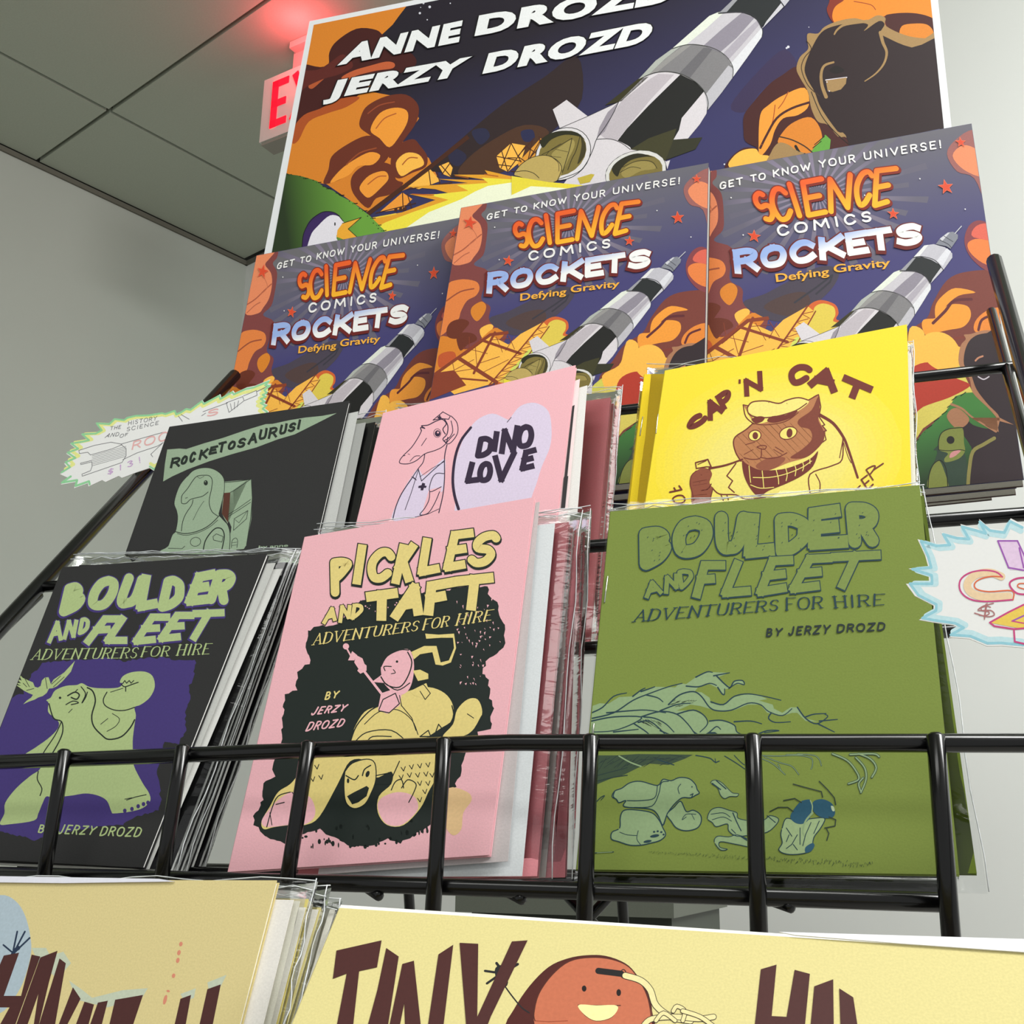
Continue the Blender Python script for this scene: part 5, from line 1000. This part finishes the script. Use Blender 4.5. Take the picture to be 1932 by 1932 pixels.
for k in range(40): x = random.uniform(480, 640); y = 605+random.uniform(0, 80)*(x-450)/200; a.line([(x, y), (x+24, y+14)], 3, (40, 52, 40))
for k in range(24): x = random.uniform(700, 880); y = 490+random.uniform(-18, 30); a.line([(x, y), (x+26, y-8)], 3, (44, 56, 40))
a.poly('880,690 940,730 1000,700 1040,700 1080,730 1080,748 920,748', BT)
a.L().line('340,875 420,920 500,950', 10, PG, 1).line('170,1020 400,960', 6, (34, 56, 50)).line('170,1060 300,1030 400,1015', 8, (34, 56, 50), 1).line('620,900 740,940', 8, BT).line('900,870 1000,890 1040,920 1070,912', 8, BT, 1).line('1040,895 1045,925', 6, BT).line('1110,875 1200,930 1300,1000', 7, BT, 1).line('1180,870 1240,930 1300,960', 6, BT, 1)
for s_ in ('1360,885 1460,930 1550,1010', '1400,880 1520,925 1600,950 1650,1010', '1500,935 1520,980', '1360,870 1500,875 1640,870 1740,890 1750,940 1740,970', '1640,860 1760,870 1800,900 1815,945', '1560,865 1680,865'): a.line(s_, 9, BT, 1).L().line(s_, 3.5, PG, 1).L(-1)
def blob(s, c=PG, w=8):
    P = pts(s); a.sm(P, c).L().line(P, w, BT, 1, closed=True).L(-1)
# big bear carrying a pack
a.L(2); blob('290,1170 310,1130 360,1110 420,1070 500,1060 620,1090 660,1045 720,1055 780,1032 850,1040 895,1080 910,1120 925,1145 900,1160 860,1180 800,1180 740,1230 690,1300 660,1380 620,1300 560,1260 380,1245 390,1200 340,1215 320,1190')
a.L(2); blob('345,1400 350,1320 380,1270 480,1270 580,1290 630,1340 660,1400 680,1450 640,1490 570,1510 500,1525 420,1525 340,1500 285,1480 290,1430')
blob('690,1300 740,1250 790,1205 830,1280 880,1270 930,1300 940,1350 910,1400 830,1420 760,1400 720,1350')
a.L(2).line('620,1090 600,1180 500,1200 400,1200', 6, BT, 1).line('700,1060 650,1070 630,1150 580,1240 450,1250', 6, BT, 1).line('480,1420 470,1480 500,1525', 5, BT, 1).line('345,1430 400,1450 470,1455', 5, BT, 1).line('790,1080 770,1110 780,1150', 5, BT, 1).line('860,1160 880,1150 870,1175', 7, BT).line('830,1320 800,1340 830,1300 900,1300', 5, BT, 1).line('870,1300 890,1340', 4, BT).dot(872, 1100, 5, BT).line('310,1130 300,1170 330,1200', 6, BT, 1).line('660,1380 690,1300', 5, BT)
for x, y, r1, r2 in ((600, 1458, 34, 11), (548, 1498, 30, 10), (596, 1428, 9, 7), (622, 1424, 9, 7), (648, 1430, 9, 7), (665, 1448, 8, 7)): a.dot(x, y, r1, BT, r2, -10)
# bird
blob('1010,1070 1040,1050 1090,1070 1140,1120 1170,1145 1210,1150 1200,1170 1150,1170 1110,1185 1080,1160 1060,1110', PG, 5); a.L(2).line('1020,1075 1080,1120', 9, BT).line('1050,1055 1120,1115', 8, BT).L(-2)
# rooster like runner
blob('985,1330 1010,1270 1070,1250 1140,1270 1200,1290 1210,1330 1320,1350 1400,1340 1440,1310 1500,1330 1490,1370 1420,1430 1300,1450 1200,1460 1140,1420 1130,1370 1050,1390 1020,1360', PG, 6)
blob('1035,1500 1060,1460 1140,1465 1200,1450 1280,1480 1360,1500 1320,1540 1200,1520 1080,1500 1075,1540 1130,1555 1080,1560', PG, 6)
a.L(2).line('1010,1300 1100,1290 1150,1320', 5, BT, 1).line('1020,1340 1100,1320 1160,1350', 5, BT, 1).line('1170,1290 1200,1360 1230,1420', 8, BT, 1).line('1230,1460 1300,1500 1400,1500', 12, BT, 1).line('1160,1410 1190,1440', 6, BT).line('1420,1310 1480,1360', 6, BT)
# insect
blob('1530,1400 1560,1330 1640,1350 1700,1340 1760,1330 1840,1330 1810,1400 1760,1470 1740,1560 1660,1590 1560,1590 1505,1560 1530,1510 1520,1450', (150, 172, 124), 7)
a.L(2).sm('1590,1310 1650,1220 1700,1195 1740,1200 1745,1260 1730,1330 1680,1370 1620,1360', (34, 82, 104)).sm('1755,1210 1820,1190 1890,1220 1915,1280 1900,1320 1850,1330 1790,1310 1755,1270', (34, 82, 104)).sm('1700,1540 1750,1510 1765,1530 1740,1570 1700,1580', (34, 82, 104)).L().line('1750,1290 1700,1350 1680,1420 1690,1460', 16, PG, 1, w2=6).line('1735,1200 1750,1240 1745,1290', 8, (150, 172, 124), 1).sm('1885,1240 1905,1245 1912,1275 1895,1275', (180, 196, 160))
for s_ in ('1540,1200 1620,1185 1670,1215', '1440,1280 1500,1250 1570,1250 1610,1280', '1610,1080 1700,1105 1815,1135 1825,1175', '1800,1060 1860,1120 1910,1180 1920,1230', '1870,1320 1920,1340 1915,1385 1840,1400', '1850,1400 1870,1440 1855,1490'): a.line(s_, 8, (40, 56, 42))
for s_ in ('1560,1400 1600,1460', '1580,1450 1560,1500', '1640,1450 1600,1520 1560,1550', '1740,1360 1700,1450 1680,1530', '1800,1350 1760,1440', '1610,1520 1640,1560', '1660,1400 1660,1520'): a.line(s_, 6, BT)
# grass and roots
for k in range(190): x = 560+k*8.6+random.uniform(-5, 5); y = 1575+k*.5+random.uniform(-10, 22)*(.4+k/190); a.line([(x, y), (x+random.uniform(-5, 8), y-random.uniform(5, 12)*(.5+k/200))], 3, (86, 104, 50) if k < 100 else (48, 66, 44))
a.line('40,1590 200,1580 300,1575', 7, BT).L().line('180,1582 290,1576', 4, PG).L(-1).line('170,1215 210,1175 235,1165 210,1195', 5, BT, 1)
for k in range(12): a.line([(105-k*5, 1180+k*38), (60-k*2, 1215+k*36)], 5, (56, 76, 52))
a.fr(*B4).L()
for s_ in ('620,445 720,490 780,560 800,620 730,650', '780,470 840,540 850,620 815,710', '800,445 880,480 920,540 890,605', '740,450 900,445 940,465', '830,610 800,650 815,705'): a.line(s_, 16, BT, 1).L().line(s_, 9, PG, 1).L(-1)
a.part = 'title_lettering'; a.fr(*K3).L(2)
bo = [('B', ((405, 425), (500, 370), (510, 270), (402, 280))), ('O', ((560, 370), (680, 355), (720, 225), (580, 220))), ('U', ((775, 350), (860, 340), (890, 200), (770, 200))), ('L', ((910, 365), (1010, 355), (1000, 310), (925, 200))),
      ('D', ((1065, 365), (1180, 320), (1180, 205), (1060, 210))), ('E', ((1220, 325), (1370, 315), (1330, 165), (1225, 180))), ('R', ((1420, 315), (1510, 310), (1515, 160), (1405, 155)))]
def outl(L_, w, ow, sqs='LTEFNIAK'):
    for ch, q in L_: a.glyph(ch, [(x-1, y+3) for x, y in q], w+ow, BT, sq=ch in sqs); a.glyph(ch, q, w+ow*.9, BT, sq=ch in sqs)
    a.L()
    for ch, q in L_: a.glyph(ch, q, w, GG, sq=ch in sqs)
    a.L()
outl(bo, 62, 11)
fe = [('F', ((655, 570), (705, 560), (780, 430), (690, 430))), ('L', ((790, 565), (905, 555), (900, 425), (850, 425))), ('E', ((960, 560), (1080, 540), (1110, 405), (1020, 410))), ('E', ((1120, 545), (1240, 530), (1300, 395), (1200, 400))), ('T', ((1330, 530), (1400, 520), (1530, 380), (1330, 390)))]
outl(fe, 42, 10); outl([('A', ((415, 580), (480, 560), (470, 510), (410, 520))), ('N', ((505, 560), (560, 535), (560, 480), (510, 490))), ('D', ((580, 540), (635, 490), (620, 455), (570, 465)))], 22, 9)
for k in range(60):
    ch, q = bo[k % 7]; u, v = random.random(), random.random(); x = q[0][0]*(1-u)+q[1][0]*u; y = q[0][1]*(1-v)+q[3][1]*v; a.line([(x, y), (x+4, y-5)], 2.5, BT)
a.part = 'subtitle_lettering'; a.word('ADVENTURERS', ((350, 705), (1048, 648), (1056, 598), (372, 650)), 9, BT, .3, serif=True).word('FOR', ((1092, 648), (1262, 637), (1268, 582), (1092, 590)), 9, BT, .3, serif=True).word('HIRE', ((1330, 637), (1560, 622), (1564, 570), (1322, 582)), 9, BT, .35, serif=True)
a.part = 'author_lettering'; a.word('BY', ((995, 775), (1062, 770), (1072, 738), (1000, 740)), 8.5, (24, 40, 40), .5).word('JERZY', ((1102, 768), (1295, 760), (1305, 722), (1108, 732)), 8.5, (24, 40, 40), .4, jig=1).word('DROZD', ((1338, 755), (1565, 745), (1572, 710), (1342, 720)), 8.5, (24, 40, 40), .4, jig=1)
a.emit(sGR)
# ---- the two cream booklets at the bottom
BW = (74, 38, 36)
a = Art().fr(*B1); a.part = 'cover_print'
a.sm('-150,300 0,245 80,275 130,350 158,460 160,560 120,700 60,800 0,860 -150,900', (170, 186, 196))
for P in ('165,520 240,520 260,560 330,540 370,600 300,680 200,600', '360,690 430,740 480,780 560,760 640,740 770,730 740,780 560,830 400,790', '940,760 1020,730 1010,780 960,800', '1080,700 1180,660 1150,720 1090,760'): a.poly(P, (190, 198, 176))
a.L().line('50,600 70,545 95,520', 16, (34, 50, 74), 1, w2=22).line('70,530 90,435', 9, (34, 50, 74)).line('80,530 130,435', 9, (34, 50, 74)).line('90,530 155,468', 9, (34, 50, 74)).line('60,540 18,505', 9, (34, 50, 74))
for x, y, h_ in ((942, 500, 12), (932, 545, 14), (926, 585, 14), (904, 665, 12), (876, 745, 6), (860, 790, 26)): a.dot(x, y, 9, (212, 136, 110), h_, 15)
a.part = 'title_lettering'; a.L()
for P in ('-160,930 -40,700 20,560 100,545 20,770 110,770 165,555 210,565 80,920 0,920 50,830 -40,830 -60,930', '70,960 210,570 300,535 255,700 200,930 170,960 200,760 140,930', '200,930 310,575 343,600 280,960 190,960', '290,960 380,725 420,785 330,960', '380,960 440,800 490,815 450,960', '455,960 510,805 562,795 520,960', '560,960 600,790 745,765 690,930 680,960', '900,960 940,785 995,765 960,960', '1030,960 1080,735 1150,710 1100,960'): a.poly(P, BW)
a.emit(sCH)
a = Art().fr(*B2); a.part = 'figure_print'
RB = (192, 108, 78)
a.sm('980,940 1020,840 1100,720 1200,620 1300,575 1400,558 1500,562 1600,600 1660,660 1720,760 1740,850 1730,1000 1400,1100 1100,1050', (76, 30, 26))
a.L().sm('1130,930 1125,860 1150,760 1220,660 1310,590 1420,570 1530,580 1620,620 1680,700 1720,790 1738,900 1700,1010 1400,1080 1160,1050', RB)
a.L().line('1130,900 1125,860 1150,760 1220,660 1310,590 1420,570 1530,580 1620,620 1680,700 1720,790 1738,900', 5, (84, 40, 30), 1).sm('1355,818 1450,820 1560,822 1530,880 1450,900 1390,870', (240, 228, 160)).line('1355,818 1450,820 1575,820', 5, (84, 40, 30), 1).line('1355,818 1390,870 1450,900 1530,880 1558,822', 5, (84, 40, 30), 1).dot(1386, 732, 12, (30, 20, 20), 16).dot(1566, 753, 12, (30, 20, 20), 18).line('1130,900 1200,905 1300,900', 4, (150, 70, 46))
a.line('970,715 1010,770 1060,830 1100,858', 7, (34, 34, 36), 1).line('960,700 950,640', 60, (34, 34, 36)).line('930,600 960,640', 14, (34, 34, 36)).line('870,640 940,650', 12, (34, 34, 36), 1).line('880,705 930,670', 12, (34, 34, 36)).line('1040,605 980,640', 14, (34, 34, 36))
a.L().line('1460,640 1580,655', 32, (30, 28, 30)).ring(1590, 655, 14, 5, (60, 40, 34), 22)
CO_ = (226, 214, 156)
for s_, w_ in (('1600,665 1680,690 1730,740 1760,820 1840,880 1940,900', 30), ('1700,920 1740,890 1850,880 1980,890 2060,880', 26), ('1850,850 1870,825 1910,850 1900,900', 18), ('1760,900 1800,860 1860,900', 18), ('1900,850 1990,880 2060,930', 20)): a.L().line(s_, w_+7, (54, 42, 34), 1).L().line(s_, w_, CO_, 1)
a.part = 'title_lettering'; a.L()
for P in ('97,535 332,482 308,622 215,642 180,960 92,960 150,655 78,682', '356,522 421,566 360,960 250,960 310,740', '440,605 500,588 540,960 455,960 450,810 420,960 365,960', '628,555 705,505 650,960 568,960', '738,495 835,500 830,880 1010,488 1092,482 900,880 870,960 775,960'): a.poly(P, BW)
a.fr(*B3); a.part = 'title_lettering#2'
for P in ('622,605 700,582 676,838 750,842 790,608 866,628 840,900 590,900', '888,690 982,655 985,900 868,900', '1012,700 1082,745 1110,930 1020,930'): a.poly(P, BW)
a.emit(sTH)
# ---- writing on the price cards
a = Art().fr(0, 650, 3.864); a.part = 'marker_drawing'
GE, YE, PE_, RDp, PP = (150, 214, 160), (236, 238, 150), (100, 100, 106), (236, 182, 180), (206, 170, 214)
edge = [p for p in c1[:36]]
a0_ = Art(); a0_.part = 'marker_drawing'
for i in range(len(c1)-12):
    (x0, y0), (x1, y1) = c1[i], c1[i+1]; cx, cy = 320, 815; k = .975
    P = [(cx+(x-cx)*(.985), cy+(y-cy)*.96) for x, y in ((x0, y0), (x1, y1))]
    Q = [(cx+(x-cx)*(.95), cy+(y-cy)*.88) for x, y in ((x0, y0), (x1, y1))]
    a0_.line(Q, 6, YE).L().line(P, 3.4, GE).L(-1)
for i in range(len(c1)-6, len(c1)-1): a0_.line([(320+(x-320)*.985, 815+(y-815)*.96) for x, y in (c1[i], c1[i+1])], 4, GE)
a0_.emit(sC1)
a.lay = 5
a.word('THE', ((802, 625), (880, 612), (885, 588), (808, 600)), 3.4, PE_, .35).word('HISTORY', ((935, 588), (1140, 550), (1146, 522), (938, 560)), 3.4, PE_, .35).word('AND', ((765, 680), (865, 665), (870, 640), (790, 650)), 3.4, PE_, .35).word('SCIENCE', ((925, 632), (1155, 582), (1160, 558), (928, 605)), 3.4, PE_, .35).word('OF', ((872, 680), (930, 665), (935, 645), (880, 655)), 3.4, PE_, .35)
for s_ in ('575,772 690,735 810,712 880,725 920,760 920,810 890,860 600,960 598,945 660,920 672,890 670,855 590,875 588,865 670,845', '575,772 580,795 640,785 660,805 820,760 890,730', '885,725 1190,640', '895,840 1000,790 1150,740 1190,715', '1190,715 1100,800 1115,820', '1500,500 1470,520', '1480,490 1660,425', '1650,425 1670,495 1780,410 1770,380 1650,425', '1680,430 1690,480', '1710,420 1710,470', '1740,410 1730,455', '1780,410 1875,370 1870,335 1775,375', '1870,345 1932,315', '1300,520 1330,560', '1320,510 1380,545'): a.line(s_, 3.4, PE_)
for k in range(7): a.line([(672, 812+k*12), (920, 742+k*12)], 2.4, (130, 130, 134))
a.word('ROCKE', ((962, 765), (1400, 640), (1400, 580), (975, 710)), 10, RDp, .35).word('S', ((1510, 525), (1590, 505), (1595, 465), (1520, 485)), 10, RDp).word('$13!', ((785, 950), (1025, 860), (1020, 820), (790, 915)), 7, PP, .8)
a.fr(400, 380, 3.864).line('330,1385 400,1350', 3.4, PE_)
a.emit(sC1)
a0_ = Art().fr(*G4); a0_.part = 'marker_drawing'; BE, BE2 = (150, 206, 220), (196, 228, 234)
ce = [((x-1600)*2.972, (y-600)*2.972) for x, y in c2]; ce = ce[:11]+ce[14+7-7:] if False else ce
for i in range(len(ce)):
    p, q = ce[i], ce[(i+1) % len(ce)]
    if max(p[0], q[0]) > 1010: continue
    f = lambda v, k: (820+(v[0]-820)*k, 1490+(v[1]-1490)*k)
    a0_.line([f(p, .90), f(q, .90)], 34, BE2).L().line([f(p, .955), f(q, .955)], 15, BE).L(-1)
a0_.emit(sC2)
a = Art().fr(*G4); a.part = 'marker_drawing'; a.lay = 4; MGt, ORr, PUR = (206, 70, 130), (226, 110, 70), (160, 90, 180)
a.poly('845,1250 955,1250 1010,1400 980,1415 910,1412', (232, 204, 232)).L().line('840,1250 950,1250 1020,1400', 9, PUR).line('840,1250 900,1400 985,1415', 9, PUR).line('960,1290 985,1400', 9, PUR)
a.L().line('860,1450 800,1428 730,1435 680,1470 670,1510 700,1545 770,1565 900,1560', 44, (240, 210, 170), 1)
a.L().line('865,1452 830,1425 760,1415 680,1430 630,1470 630,1530 680,1575 770,1590 925,1580', 9, MGt, 1).line('865,1452 800,1450 740,1465 710,1490 720,1520 790,1535 920,1530 925,1580', 8, ORr, 1)
a.line('1010,1455 950,1460 910,1480 912,1510 950,1545 1010,1550', 10, MGt, 1).line('1010,1490 960,1490 955,1510 1010,1525', 7, ORr, 1)
a.line('815,1600 760,1615 730,1640 800,1640 820,1665 780,1675 710,1655', 7, (176, 120, 120), 1).line('780,1600 765,1690', 6, (176, 120, 120))
a.poly('800,1710 985,1610 1040,1600 1040,1740 985,1745', (240, 206, 90)).L().line('985,1608 900,1650 795,1708 820,1728 930,1745 985,1740', 10, MGt).line('930,1745 935,1815 1000,1830', 10, MGt).line('920,1700 985,1670', 9, PUR).line('920,1700 985,1712', 7, MGt)
a.word('$', ((730, 1680), (800, 1670), (805, 1610), (740, 1612)), 6, (176, 110, 110))
a.emit(sC2)
